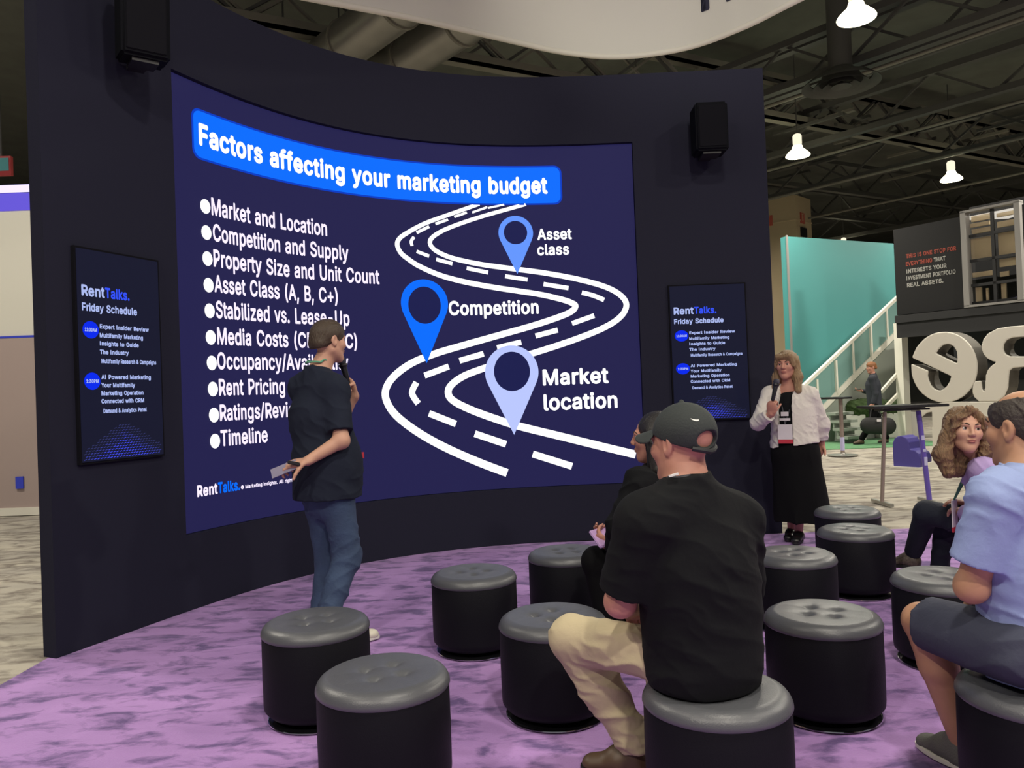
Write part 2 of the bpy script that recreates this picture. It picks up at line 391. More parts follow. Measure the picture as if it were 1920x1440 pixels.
# ------------------------------------------------------------------ lettering
GLYPHS = """A96|3,0 40,102 55,102 93,0 79,0 57,60 53,74 46,96 49,96 43,74 38,60 17,0|22,28 22,40 74,40 74,28
B91|12,0 12,102 48,102 55,101 61,100 66,98 70,95 73,92 76,88 78,84 79,80 80,75 79,71 79,67 77,64 71,57 63,53 63,52 66,52 69,51 73,49 76,47 78,44 80,41 82,37 83,32 84,27 83,22 82,18 80,13 77,10 74,6 69,4 63,2 57,0 49,0|25,11 49,11 56,12 62,13 66,16 69,19 71,23 71,27 71,31 70,34 68,37 67,39 64,42 61,44 58,45 54,46 50,46 25,46|25,57 48,57 58,59 60,61 63,63 65,65 66,68 67,71 67,74 67,79 65,82 63,86 59,88 54,90 48,90 25,90
C102|53,-1 45,-1 37,1 30,5 24,10 18,16 14,23 11,31 9,41 8,51 9,61 11,70 14,79 18,86 24,92 30,97 37,100 45,102 53,103 68,101 72,99 77,97 80,94 84,91 87,88 90,84 92,79 93,75 95,70 82,70 78,79 71,86 63,90 53,91 47,91 42,89 37,86 32,83 28,78 25,73 23,66 21,59 21,51 21,43 23,35 25,29 28,23 32,19 37,15 42,13 47,11 53,11 63,12 71,16 78,23 82,32 95,32 93,27 92,22 90,18 87,14 84,11 80,8 77,5 73,3 68,1 63,0 59,-1
D100|44,0 19,0 19,11 43,11 51,12 58,14 64,16 69,20 73,24 76,30 78,36 79,43 80,51 79,59 78,66 76,72 73,78 69,82 64,86 58,88 52,90 44,90 19,90 19,102 45,102 55,101 63,99 71,96 77,91 82,85 87,78 90,70 92,61 92,51 92,41 90,32 87,24 82,17 77,11 70,6 62,3 54,1|25,102 25,0 12,0 12,102
E84|12,0 12,102 74,102 74,90 25,90 25,57 71,57 71,46 25,46 25,11 75,11 75,0
F82|12,0 12,102 74,102 74,90 25,90 25,56 69,56 69,44 25,44 25,0
G104|54,-1 45,-1 37,1 30,5 24,10 18,16 14,23 11,31 9,41 8,51 9,61 11,70 14,79 18,86 23,92 30,97 37,100 45,102 53,103 58,103 63,102 68,101 73,99 77,97 81,94 84,91 87,87 90,83 92,79 94,75 95,70 82,70 77,79 71,85 63,90 53,91 47,91 42,89 37,86 32,83 28,78 25,73 23,66 21,59 21,51 21,43 23,35 25,29 28,23 32,19 37,15 42,13 48,11 54,11 59,11 64,12 69,14 73,17 76,20 79,25 81,29 83,35 83,40 87,40 57,40 57,51 96,51 96,40 95,32 93,25 90,18 86,12 81,8 75,4 69,1 62,-1
H103|12,0 12,102 25,102 25,58 78,58 78,102 91,102 91,0 78,0 78,46 25,46 25,0
I52|13,0 13,102 27,102 27,0
K93|21,29 21,43 28,52 35,61 42,69 73,102 90,102 46,55|12,0 12,102 25,102 25,67 25,45 25,39 25,0|74,0 38,52 46,62 90,0
L79|12,0 12,102 25,102 25,11 72,11 72,0
M126|12,0 12,102 30,102 55,37 57,32 60,25 62,17 64,10 61,10 64,17 66,24 68,32 70,37 95,102 114,102 114,0 101,0 101,58 101,65 101,74 101,83 101,91 103,91 100,82 96,73 93,64 91,58 68,0 57,0 34,58 32,64 29,72 26,82 22,91 24,91 24,83 24,74 24,66 24,58 24,0
N105|12,0 12,102 27,102 69,37 73,30 78,21 83,11 81,11 80,22 80,31 80,39 80,102 93,102 93,0 77,0 40,58 35,66 30,76 22,90 24,91 24,77 25,66 25,58 25,0
O107|53,-1 45,-1 37,1 30,5 24,10 18,16 14,23 11,31 9,41 8,51 9,61 11,70 14,79 18,86 24,92 30,97 37,100 45,102 53,103 62,102 70,100 77,97 83,92 88,86 93,79 96,70 98,61 99,51 98,41 96,31 93,23 88,16 83,10 77,5 70,1 62,-1|53,11 59,11 65,13 70,15 74,19 78,23 82,29 84,35 86,43 86,51 86,59 84,66 82,73 78,78 74,83 70,87 65,89 59,91 53,91 47,91 42,89 37,87 32,83 28,78 25,73 23,66 21,59 21,51 21,43 23,35 25,29 28,23 32,19 37,15 42,13 47,11
P89|12,0 12,102 47,102 54,101 61,100 66,97 71,94 75,90 78,86 80,81 81,75 82,70 81,64 80,58 78,53 75,49 71,45 66,41 61,39 54,38 47,37 22,37 22,48 47,48 51,49 56,50 59,51 62,53 65,56 67,59 68,62 69,66 69,70 69,73 68,77 67,80 65,83 62,86 59,88 56,89 51,90 46,90 25,90 25,0
R90|12,0 12,102 47,102 55,101 61,100 67,98 71,95 75,91 78,87 80,82 81,76 82,70 81,65 80,59 78,54 75,50 71,46 67,43 61,41 55,40 47,40 19,40 19,51 47,51 52,51 56,52 60,53 63,55 65,57 67,60 68,63 69,67 69,70 69,74 68,78 67,81 65,84 63,86 60,88 56,89 52,90 47,90 25,90 25,0|71,0 46,46 61,46 86,0
S89|45,-2 38,-1 31,0 26,2 20,5 16,8 13,12 10,17 8,22 8,27 21,27 22,24 23,20 25,18 27,15 30,13 33,12 45,10 49,10 53,11 57,12 61,14 63,16 66,18 68,21 69,24 69,28 69,31 68,34 66,36 59,41 49,44 37,48 29,51 22,54 17,58 13,63 11,68 10,74 11,80 12,85 15,90 18,94 23,97 28,100 33,102 39,103 45,103 52,103 58,102 63,100 68,97 72,94 75,90 78,85 80,81 80,76 67,76 66,80 64,84 60,87 56,90 51,91 45,92 41,91 37,91 33,90 30,88 28,86 26,84 24,81 23,78 23,75 23,72 24,69 26,67 34,62 42,59 53,56 62,53 72,48 79,40 80,36 81,32 82,28 81,22 80,17 77,13 74,9 70,5 65,2 59,0 52,-1
T90|6,90 6,102 83,102 83,90 51,90 51,0 39,0 39,90
U103|52,-2 44,-1 37,0 31,3 25,7 21,11 17,16 14,22 13,28 12,35 12,102 25,102 25,36 25,31 26,27 28,23 31,19 34,16 37,14 42,12 46,11 52,10 57,11 62,12 66,14 70,16 73,19 75,23 77,27 78,31 79,36 79,102 91,102 91,35 91,28 89,22 87,16 83,11 78,7 73,3 66,0 59,-1
V96|41,0 3,102 17,102 38,41 43,27 50,6 47,6 53,28 58,41 79,102 93,102 56,0
W137|31,0 3,102 16,102 33,39 35,29 37,19 39,8 38,8 40,19 42,29 45,39 61,102 76,102 92,39 95,29 97,19 99,8 98,8 100,19 102,29 105,39 121,102 134,102 106,0 91,0 74,65 70,78 67,95 70,95 67,79 64,65 46,0
Y94|41,0 41,42 3,102 18,102 38,69 44,58 50,46 45,46 50,59 56,69 76,102 91,102 54,42 54,0
a78|32,-2 27,-1 23,-1 19,1 15,3 12,6 10,9 8,13 6,17 6,22 6,26 7,29 9,32 11,35 13,37 16,39 25,42 36,44 47,45 53,47 54,48 55,49 55,51 53,59 48,64 39,66 30,64 24,60 20,55 8,58 10,63 13,66 16,69 19,72 23,74 27,75 39,77 48,76 57,72 60,70 62,67 64,64 66,60 67,56 67,50 67,0 55,0 55,10 54,10 50,5 43,0|34,9 38,9 42,10 46,12 48,14 51,16 53,19 54,22 55,24 55,28 55,38 52,36 46,35 40,34 35,34 27,32 21,28 19,26 19,24 18,21 20,14 26,10
b85|46,-2 42,-1 38,-1 34,1 28,6 24,12 22,12 22,0 11,0 11,102 23,102 23,64 24,64 27,69 34,75 38,76 41,77 46,77 52,76 57,75 63,72 67,68 71,64 74,59 76,52 78,45 78,38 78,30 76,23 74,17 71,11 67,7 63,3 58,1 52,-1|44,9 48,10 52,11 56,13 59,16 61,19 63,23 65,28 65,33 66,38 65,43 65,48 63,52 61,56 59,60 56,62 52,64 49,66 44,66 40,66 36,64 32,62 29,60 27,56 25,53 24,48 23,43 23,38 23,32 24,28 25,23 27,19 29,16 32,13 36,11 40,10
c79|41,-2 35,-1 29,1 23,3 19,7 14,12 11,17 9,23 7,30 7,37 7,45 9,52 11,58 14,64 19,68 23,72 29,75 35,76 41,77 52,75 61,71 68,64 72,55 61,52 58,58 54,62 48,65 41,66 37,66 33,64 29,62 26,59 24,56 22,52 20,47 20,42 19,37 20,33 20,28 22,23 24,19 26,16 29,13 33,11 37,10 41,9 49,10 54,13 58,18 61,23 73,20 68,11 61,4 52,0
d85|39,-2 33,-1 27,1 22,3 18,7 14,11 11,17 9,23 7,30 7,38 7,45 9,52 11,59 14,64 18,68 22,72 27,75 33,76 39,77 44,77 47,76 51,75 57,69 61,64 62,64 62,102 74,102 74,0 63,0 63,12 61,12 57,6 50,1 47,-1 43,-1|41,9 45,10 49,11 53,13 56,16 58,19 60,23 61,28 62,32 62,38 62,43 61,48 60,53 58,56 56,60 53,62 49,64 45,66 41,66 36,66 32,64 29,62 26,60 24,56 22,52 20,48 20,43 19,38 20,33 20,28 22,23 24,19 26,16 29,13 32,11 36,10
e81|42,-2 35,-1 29,1 23,3 18,7 14,12 11,17 9,23 7,30 7,37 7,45 9,52 11,58 14,63 18,68 23,72 28,75 34,76 41,77 53,75 57,73 61,71 64,68 67,65 69,61 71,56 73,51 74,45 74,39 74,34 15,34 15,44 68,44 62,40 62,45 61,50 60,54 58,57 55,60 53,63 49,65 45,66 41,66 37,66 33,65 29,63 26,60 24,57 22,54 20,50 19,46 19,42 19,36 20,30 20,25 22,21 24,18 27,15 30,12 34,11 38,10 42,9 51,11 57,15 61,21 73,18 72,14 70,11 67,8 64,5 60,3 57,1 52,-1 47,-1
f51|46,76 46,65 1,65 1,76|16,0 16,86 16,90 17,94 19,97 21,100 24,102 27,104 37,106 44,105 49,104 45,94 43,94 39,95 36,94 33,94 31,92 29,90 29,87 28,84 28,0
g85|41,-30 36,-30 31,-29 27,-28 16,-22 10,-14 20,-8 24,-13 31,-18 41,-19 47,-19 52,-17 56,-15 60,-12 62,-7 62,-1 62,14 61,14 57,8 50,3 47,2 43,1 39,1 33,1 28,3 23,5 18,9 14,13 11,18 9,24 7,31 7,38 7,46 9,53 11,59 14,64 18,68 22,72 28,75 33,76 39,77 44,77 47,76 51,75 58,69 62,64 63,64 63,76 74,76 74,-2 74,-8 73,-13 70,-18 67,-22 63,-25 58,-27 53,-29 47,-30|41,12 45,12 49,13 53,15 56,17 58,21 60,24 61,28 62,33 62,39 62,44 61,48 60,53 58,57 56,60 53,62 49,64 45,66 41,66 36,66 33,64 29,62 26,60 24,56 22,52 20,48 20,44 19,39 20,33 20,29 22,25 24,21 26,18 29,15 33,13 37,12
h82|23,45 23,0 11,0 11,102 23,102 23,57 20,57 23,64 26,69 30,72 35,75 40,76 45,77 50,77 55,75 59,74 63,71 66,68 68,64 70,60 71,54 71,48 71,0 59,0 59,47 59,53 57,57 55,61 51,64 47,65 42,66 38,66 35,65 32,63 29,62 27,59 25,57 24,53 23,50
i33|11,0 11,76 23,76 23,0|17,89 15,89 13,90 11,91 9,93 9,94 8,97 9,99 9,101 11,102 13,104 15,104 17,105 19,104 21,104 23,102 24,101 25,99 25,97 25,94 24,93 23,91 21,90 19,89
k76|22,27 22,42 24,42 57,76 72,76 37,40 35,40|11,0 11,102 23,102 23,0|59,0 30,37 38,46 74,0
l38|28,0 22,0 18,2 15,4 12,7 11,12 11,17 11,102 23,102 23,20 24,12 25,11 27,11 29,10 32,11 34,11 36,1 32,0
m122|11,0 11,76 22,76 22,59 23,63 24,66 26,69 34,75 44,77 49,77 54,75 57,72 61,68 63,64 64,59 62,59 64,62 65,66 67,69 76,75 87,77 92,77 96,76 99,74 103,72 106,69 108,66 110,61 111,57 111,51 111,0 99,0 99,51 99,56 97,60 95,63 91,65 88,66 84,66 80,66 77,65 75,64 69,58 67,49 67,0 55,0 55,52 54,56 53,59 51,62 48,64 44,66 40,66 32,64 29,62 27,60 25,58 24,55 23,51 23,48 23,0
n82|23,45 23,0 11,0 11,76 22,76 22,57 20,57 23,64 26,69 30,72 35,75 40,76 45,77 50,77 55,75 59,74 63,71 66,68 68,64 70,60 71,54 71,48 71,0 59,0 59,47 59,53 57,57 55,61 51,64 47,65 42,66 38,66 35,65 32,63 29,62 27,59 25,57 24,53 23,50
o83|41,-2 35,-1 29,1 23,3 19,7 14,12 11,17 9,23 7,30 7,37 7,45 9,52 11,58 14,64 19,68 23,72 29,75 35,76 41,77 48,76 54,75 60,72 65,68 69,64 72,58 74,52 76,45 76,37 76,30 74,23 72,17 69,12 65,7 60,3 54,1 48,-1|41,9 46,10 50,11 54,13 57,16 60,19 61,23 63,28 64,33 64,37 64,42 63,47 61,52 60,56 57,59 54,62 50,64 46,66 41,66 37,66 33,64 29,62 26,59 24,56 22,52 20,47 20,42 19,37 20,33 20,28 22,23 24,19 26,16 29,13 33,11 37,10
p85|11,-29 11,76 22,76 22,64 24,64 27,69 34,75 38,76 41,77 46,77 52,76 57,75 63,72 67,68 71,64 74,59 76,52 78,45 78,38 78,30 76,23 74,17 71,11 67,7 63,3 58,1 52,-1 46,-2 42,-1 38,-1 35,1 28,6 24,12 23,12 23,-29|44,9 48,10 52,11 56,13 59,16 61,19 63,23 65,28 65,33 66,38 65,43 65,48 63,52 61,56 59,60 56,62 52,64 49,66 44,66 40,66 36,64 32,62 29,60 27,56 25,53 24,48 23,43 23,38 23,32 24,28 25,23 27,19 29,16 32,13 36,11 40,10
r52|11,0 11,76 22,76 22,64 23,64 25,68 27,71 30,73 34,75 38,77 43,77 46,77 49,77 49,64 46,65 41,65 38,65 35,64 32,63 29,61 27,59 25,57 24,54 23,51 23,47 23,0
s73|36,-2 31,-1 27,-1 22,1 19,2 15,5 12,8 10,11 8,15 7,19 19,21 20,17 22,14 25,12 28,10 32,9 36,9 41,9 45,11 49,12 52,15 53,18 54,21 53,23 52,25 51,27 49,29 46,30 42,31 30,34 24,36 18,38 14,42 12,45 10,50 9,55 10,59 11,63 13,66 16,69 19,72 23,74 27,76 32,77 37,77 42,77 47,76 51,74 54,73 57,70 60,68 65,58 54,55 52,58 51,61 49,63 46,65 42,66 37,67 33,66 29,65 26,63 24,61 22,58 22,55 22,53 23,51 25,49 34,45 46,42 52,40 57,37 61,34 64,31 66,26 66,21 66,17 65,13 62,9 60,6 56,4 52,1 47,0 42,-1
t45|41,76 41,65 1,65 1,76|13,94 25,94 25,20 25,17 26,14 27,12 29,11 31,10 34,10 37,10 40,11 43,0 38,-1 34,-1 28,0 23,1 18,4 15,8 14,13 13,19
u82|36,-1 32,-1 27,0 23,2 19,5 16,8 14,12 12,16 11,22 11,28 11,76 23,76 23,29 23,23 25,19 27,15 31,12 35,11 40,10 44,10 47,11 50,12 53,14 55,17 57,19 58,23 59,26 59,31 59,76 71,76 71,0 60,0 60,18 61,18 59,12 55,7 51,3 47,1 42,-1
v78|33,0 3,76 17,76 33,31 37,17 41,4 37,4 41,17 45,31 61,76 74,76 45,0
w113|28,0 5,76 17,76 27,43 31,27 35,8 33,8 37,27 41,43 50,76 63,76 72,43 76,27 80,8 78,8 83,27 87,43 96,76 109,76 86,0 74,0 64,34 61,45 58,56 55,68 58,68 55,56 53,45 50,34 40,0
x76|4,0 34,44 34,34 6,76 20,76 29,61 36,51 41,41 35,41 40,51 47,61 56,76 70,76 42,34 42,43 72,0 57,0 46,17 40,27 35,36 41,36 36,27 30,17 18,0
y78|9,-28 12,-17 14,-17 21,-18 26,-15 30,-7 33,0 3,76 17,76 33,31 37,17 41,4 37,4 40,17 45,31 61,76 74,76 41,-12 35,-21 28,-27 18,-29 13,-29
z76|8,0 8,9 51,64 51,65 10,65 10,76 67,76 67,66 25,12 25,11 68,11 68,0
(55|18,41 20,65 26,88 35,108 47,108 38,86 32,63 30,41 32,23 38,3 47,-19 35,-19 30,-9 26,1 22,11 20,21 18,31
)55|7,-19 17,4 23,23 24,41 22,63 16,86 7,108 19,108 28,88 35,65 37,41 36,31 35,21 32,11 29,1 25,-9 19,-19
.38|19,-1 17,-1 15,0 13,2 11,4 10,6 10,8 10,11 11,13 13,15 15,16 17,17 19,17 21,17 24,16 26,15 27,13 28,11 28,8 28,6 27,4 26,2 24,0 21,-1
/50|47,107 14,-15 3,-15 36,107
,38|8,-24 14,14 27,14 17,-24
+91|40,7 40,73 51,73 51,7|12,34 12,45 78,45 78,34
-91|67,49 67,38 23,38 23,49
&90|39,-1 33,-1 27,0 22,2 18,5 14,8 11,12 9,17 7,22 7,27 7,31 8,35 9,38 17,47 28,56 43,67 47,70 51,75 52,81 52,84 51,87 49,89 47,91 44,92 40,92 34,91 29,86 27,80 29,73 34,65 41,57 88,0 73,0 34,46 24,59 17,69 16,72 15,76 15,80 15,84 16,88 18,92 20,95 23,98 27,100 31,101 35,102 40,103 45,102 49,101 53,100 57,98 59,95 62,92 63,88 64,85 65,81 63,72 58,65 51,59 31,43 22,35 21,32 20,29 19,26 20,23 20,20 22,17 24,15 26,13 29,11 32,10 35,10 39,9 43,10 46,10 50,12 60,19 63,22 65,26 67,30 69,35 70,40 70,45 82,45 81,39 81,33 79,29 74,18 69,12 67,9 63,6 59,3 54,1 49,0 44,-1
:38|19,-1 17,-1 15,0 13,2 11,4 10,6 10,8 10,11 11,13 13,15 15,16 17,17 19,17 21,17 24,16 26,15 27,13 28,11 28,8 28,6 27,4 26,2 24,0 21,-1|19,54 17,54 15,55 13,57 11,59 10,61 10,63 10,66 11,68 13,70 15,71 17,72 19,72 21,72 24,71 26,70 27,68 28,66 28,63 28,61 27,59 26,57 24,55 21,54
091|45,-1 38,-1 32,1 26,5 21,10 17,15 14,23 11,31 10,40 10,51 10,61 11,71 14,79 17,86 21,92 26,97 32,100 38,102 45,103 52,102 59,100 65,97 70,92 74,86 77,79 79,71 81,61 81,51 81,40 79,31 77,23 74,15 70,10 65,5 59,1 53,-1|45,10 50,10 54,12 58,15 61,18 64,23 66,29 68,35 68,43 69,51 68,59 68,66 66,73 64,79 61,83 58,87 54,90 50,91 45,92 41,91 36,90 33,87 29,83 27,79 25,73 23,66 22,59 22,51 22,43 23,35 25,29 27,23 29,18 33,15 36,12 41,10
191|15,0 15,11 78,11 78,0|55,102 55,0 42,0 42,90 17,72 17,85 40,102
291|13,0 13,9 47,46 56,56 62,65 64,74 64,78 63,81 62,84 60,86 57,88 55,90 45,92 41,92 38,91 34,89 32,88 30,85 28,83 26,80 26,76 25,72 13,72 14,78 15,84 17,88 20,93 24,96 29,99 34,101 39,103 45,103 51,103 56,101 61,99 66,96 69,93 72,89 74,85 76,80 76,74 74,64 67,52 53,36 31,12 31,11 78,11 78,0
391|44,-1 38,-1 32,0 27,2 22,4 18,8 14,11 11,16 10,21 9,26 22,26 22,23 24,20 25,17 27,15 30,13 33,12 44,10 55,12 58,14 61,16 63,19 65,22 66,25 66,29 66,33 65,36 63,39 61,42 58,45 55,47 51,48 46,49 40,50 31,50 31,60 58,90 14,90 14,102 74,102 74,92 42,56 42,58 49,58 56,57 62,55 67,52 71,49 74,44 77,40 78,35 79,29 78,23 77,18 74,13 71,9 67,5 62,2 56,0 50,-1
©127|35,51 35,56 36,61 39,66 42,70 45,73 49,76 54,79 59,80 64,80 69,80 73,79 77,77 81,75 84,72 87,69 89,65 91,61 92,57 80,57 79,60 77,63 74,66 71,67 68,68 64,69 61,69 58,68 55,66 49,60 47,57 46,54 46,51 46,48 47,45 49,42 55,35 58,34 61,33 64,33 68,33 71,34 74,36 76,39 78,41 79,45 91,45 90,40 89,36 86,33 84,29 81,27 77,24 73,23 69,22 64,21 59,22 54,23 49,25 45,28 42,32 39,36 36,41 35,46|64,-2 57,-1 50,0 43,2 37,6 32,9 27,14 22,19 18,24 15,31 13,37 12,44 11,51 12,58 13,65 15,71 18,77 22,83 27,88 32,92 37,96 43,99 50,102 57,103 64,103 71,103 78,102 84,99 90,96 96,92 101,88 105,83 109,77 112,71 114,65 116,58 116,51 116,44 114,37 112,31 109,24 105,19 101,14 96,9 90,6 84,2 78,0 71,-1|64,10 69,11 74,12 79,13 84,16 88,19 92,22 96,26 99,30 101,35 103,40 104,45 104,51 104,56 103,62 101,67 99,71 96,76 92,80 88,83 84,86 79,88 74,90 69,91 64,91 58,91 53,90 48,88 43,86 39,83 35,80 32,76 29,71 26,67 24,62 23,56 23,51 23,45 24,40 26,35 29,30 32,26 35,22 39,19 43,16 48,13 53,12 58,11
 48"""
_gl = {}
for _l in GLYPHS.split('\n'):
    _p = _l[1:].split('|'); _gl[_l[0]] = (int(_p[0]) / 200, [[tuple(int(c) / 200 for c in q.split(',')) for q in t.split()] for t in _p[1:]])
_txt = {}
def text_mesh(txt, bold=.02, gap=0.0):      # letters as filled outlines
    key = (txt, bold)
    if key in _txt: return _txt[key]
    lay = {}
    def area(l): return sum(l[i][0] * l[(i + 1) % len(l)][1] - l[(i + 1) % len(l)][0] * l[i][1] for i in range(len(l))) / 2
    def inside(p, l):
        c = False
        for i in range(len(l)):
            (x0, y0), (x1, y1) = l[i - 1], l[i]
            if (y0 > p[1]) != (y1 > p[1]) and p[0] < (x1 - x0) * (p[1] - y0) / (y1 - y0) + x0: c = not c
        return c
    x = 0
    for ch in txt:
        adv, loops = _gl[ch]
        if loops:
            sg = max(loops, key=lambda l: abs(area(l))); sg = area(sg) > 0
            outs = [l for l in loops if (area(l) > 0) == sg]; groups = [[o_] for o_ in outs]
            for hl in loops:
                if (area(hl) > 0) == sg: continue
                mid = hl[0]; cand = [g_ for g_ in groups if inside(mid, g_[0])]
                (min(cand, key=lambda g_: abs(area(g_[0]))) if cand else groups[0]).append(hl)
            for i, g_ in enumerate(groups): lay.setdefault(i, []).extend([[(px + x, py) for px, py in l] for l in g_])
        x += adv + bold * .8
    vs, fs = [], []
    for i in lay:
        cu = bpy.data.curves.new('t', 'CURVE'); cu.dimensions = '2D'; cu.fill_mode = 'BOTH'
        for l in lay[i]:
            sp = cu.splines.new('POLY'); sp.points.add(len(l) - 1); sp.use_cyclic_u = True
            for pt, (px, py) in zip(sp.points, l): pt.co = (px, py, 0, 1)
        o = bpy.data.objects.new('t', cu); COL.objects.link(o)
        bpy.context.view_layer.update()
        me = bpy.data.meshes.new_from_object(o.evaluated_get(bpy.context.evaluated_depsgraph_get()))
        b0 = len(vs); vs += [v.co[:] for v in me.vertices]; fs += [tuple(b0 + k for k in p.vertices) for p in me.polygons]
        bpy.data.objects.remove(o); bpy.data.curves.remove(cu); bpy.data.meshes.remove(me)
    n0 = len(vs); f0 = list(fs); v0 = np.array(vs); vs = [v0]      # heavier strokes: the outline laid over itself, shifted a little
    if bold > 0:
        for k in range(8):
            vs.append(v0 + np.array([bold * math.cos(k * PI / 4), bold * math.sin(k * PI / 4), 0])); fs = fs + [tuple(i + n0 * (k + 1) for i in f) for f in f0]
    vs = np.concatenate(vs)
    _txt[key] = (vs, fs); return vs, fs
def cap_h(bold):
    v, _ = text_mesh('H', bold); return v[:, 1].max() - 0
def put_text(mb, txt, u0, u1, z0, cap, fn, bold=.02):
    vs, fs = text_mesh(txt, bold); x0, x1 = vs[:, 0].min(), vs[:, 0].max(); ch = cap_h(bold)
    mb.add([fn(u0 + (x - x0) / (x1 - x0) * (u1 - u0), z0 + y / ch * cap) for x, y, _ in vs], fs)

# ================================================================== THE HALL
# floors
fl = MB(); fl.box((10, 20, -.06), (110, 90, .1)); fl.build('floor', M['aisle'])['kind'] = 'structure'
pc = MB(); pc.box((2.05, 1.4, -.003), (9.3, 11.2, .014)); o = pc.build('carpet', M['purple'])
tag(o, 'large purple mottled carpet under the black stools', 'carpet')
g0 = atz(1545, 843, 0); g1 = atz(1690, 846, 0)
gc = MB(); gc.box((5.4, g0.y + 1.25, -.003), (7, 2.5, .014)); o = gc.build('carpet', M['green'])
tag(o, 'strip of green carpet in front of the staircase and planters', 'carpet')
# ceiling deck, far walls
ce = MB(); ce.box((10, 20, 9.2), (110, 90, .2)); ceil = ce.build('ceiling', M['deck']); ceil['kind'] = 'structure'
wb = MB(); wb.box((12, 46, 4.6), (106, .3, 9.3)); wb.build('wall_back', M['deck'])['kind'] = 'structure'
wl = MB(); wl.box((-34, 20, 4.6), (.3, 60, 9.3)); wl.build('wall_left', M['deck'])['kind'] = 'structure'
wr = MB(); wr.box((44, 20, 4.6), (.3, 60, 9.3)); wr.build('wall_right', M['deck'])['kind'] = 'structure'
D1 = V(math.sin(math.radians(-40)), math.cos(math.radians(-40)), 0)
D2 = V(math.sin(math.radians(62)), math.cos(math.radians(62)), 0)
def truss(p, d, L0, L1, mat, depth=.8, chord=.13, step=1.2, name='roof_truss'):
    b = MB(); a0 = p + d * L0; a1 = p + d * L1
    b.bar(a0, a1, chord * 1.4, chord); b.bar(a0 + V(0, 0, depth), a1 + V(0, 0, depth), chord * 1.4, chord)
    n = int((L1 - L0) / step)
    for i in range(n):
        q = a0 + d * (i * step); r = q + d * step; z = V(0, 0, depth)
        b.bar(q if i % 2 else q + z, (r + z) if i % 2 else r, .05, .05)
    return b.build(name, mat, ceil)
for px, py in ((1650, 112), (1580, 254), (1700, 308), (1760, 60), (1850, 395)):
    truss(atz(px, py, 7.1), D1, -14, 22, M['darksteel'])
for px, py, t in ((1650, 368, M['darksteel']), (1500, 225, M['darksteel']), (560, 50, M['lightsteel']), (930, 128, M['lightsteel']), (1640, 415, M['darksteel'])):
    truss(atz(px, py, 7.62), D2, -14, 22, t, depth=.9)
def pipe(px, py, z, d, L0, L1, r, mat, name='conduit'):
    p = atz(px, py, z); b = MB(); b.tube([p + d * L0, p + d * L1], r, 10); return b.build(name, mat, ceil, smooth=True)
for px, py, z, r in ((1560, 158, 7.4, .04), (1700, 90, 7.8, .05), (1800, 68, 7.8, .06), (1750, 235, 6.9, .035), (1830, 178, 7.6, .05), (1620, 330, 6.8, .04), (1890, 330, 7.0, .04), (1480, 190, 7.9, .05)):
    pipe(px, py, z, D1, -10, 16, r, M['lightsteel'] if r < .045 else M['darksteel'])
for k in range(26):     # cable trays, boxes and fittings up in the dark
    px = random.uniform(1450, 1900); py = random.uniform(215, 345); p = atz(px, py, random.uniform(7.45, 8.2))
    b = MB(); L = random.uniform(.2, .9); b.bar(p - D1 * L, p + D1 * L, random.uniform(.06, .18), .07)
    b.build('cable_tray', M['lightsteel'] if k % 3 == 0 else M['darksteel'], ceil)
for px, py, z, r, lab in ((715, 78, 6.7, .36, 'shiny round steel duct nearer the left end of the stage wall, above it'), (830, 108, 6.8, .35, 'dull round steel duct above the middle of the stage wall')):
    p = atz(px, py, z) + V(0, 0, r)
    rt = empty('air_duct', p, lab, 'duct', 'round ducts above the stage wall')
    b = MB(); b.tube([p + D1 * (-9), p + D1 * 14], r, 40); b.build('duct_pipe', M['steel'], rt, smooth=True)
    for t in (-.55, 1.0, -2.1, 2.6, 4.2):
        b = MB(); b.tube([p + D1 * (t - .025), p + D1 * (t + .025)], r + .025, 40); b.build('flange', M['lightsteel'], rt, smooth=True)
    for t in (-6, -2.5, 3.4):
        b = MB(); b.bar(p + D1 * t + V(0, 0, r * .9), V(p.x + D1.x * t, p.y + D1.y * t, 9.09), .03, .03)
        b.build('hanger_rod', M['darksteel'], rt)
# round diffuser
p = atz(1577, 160, 6.6)
rt = empty('ceiling_diffuser', p, 'round grey air diffuser with concentric rings below the dark ceiling', 'air vent')
for r0, r1, z0, z1 in ((.66, .52, 0, .10), (.47, .36, -.02, .08), (.31, .21, -.03, .07), (.17, .02, -.03, .05)):
    b = MB(); b.lathe([(r0, z0), (r0 - .01, z0 + .02), (r1, z1 + .02), (r1, z1), (r0, z0)], p, 40, cap=False); b.build('ring', M['darksteel'], rt, smooth=True)
b = MB(); b.lathe([(.36, .05), (.30, .22), (.20, .30), (.20, 2.4)], p, 32, cap=False); b.build('duct_drop', M['darksteel'], rt, smooth=True)

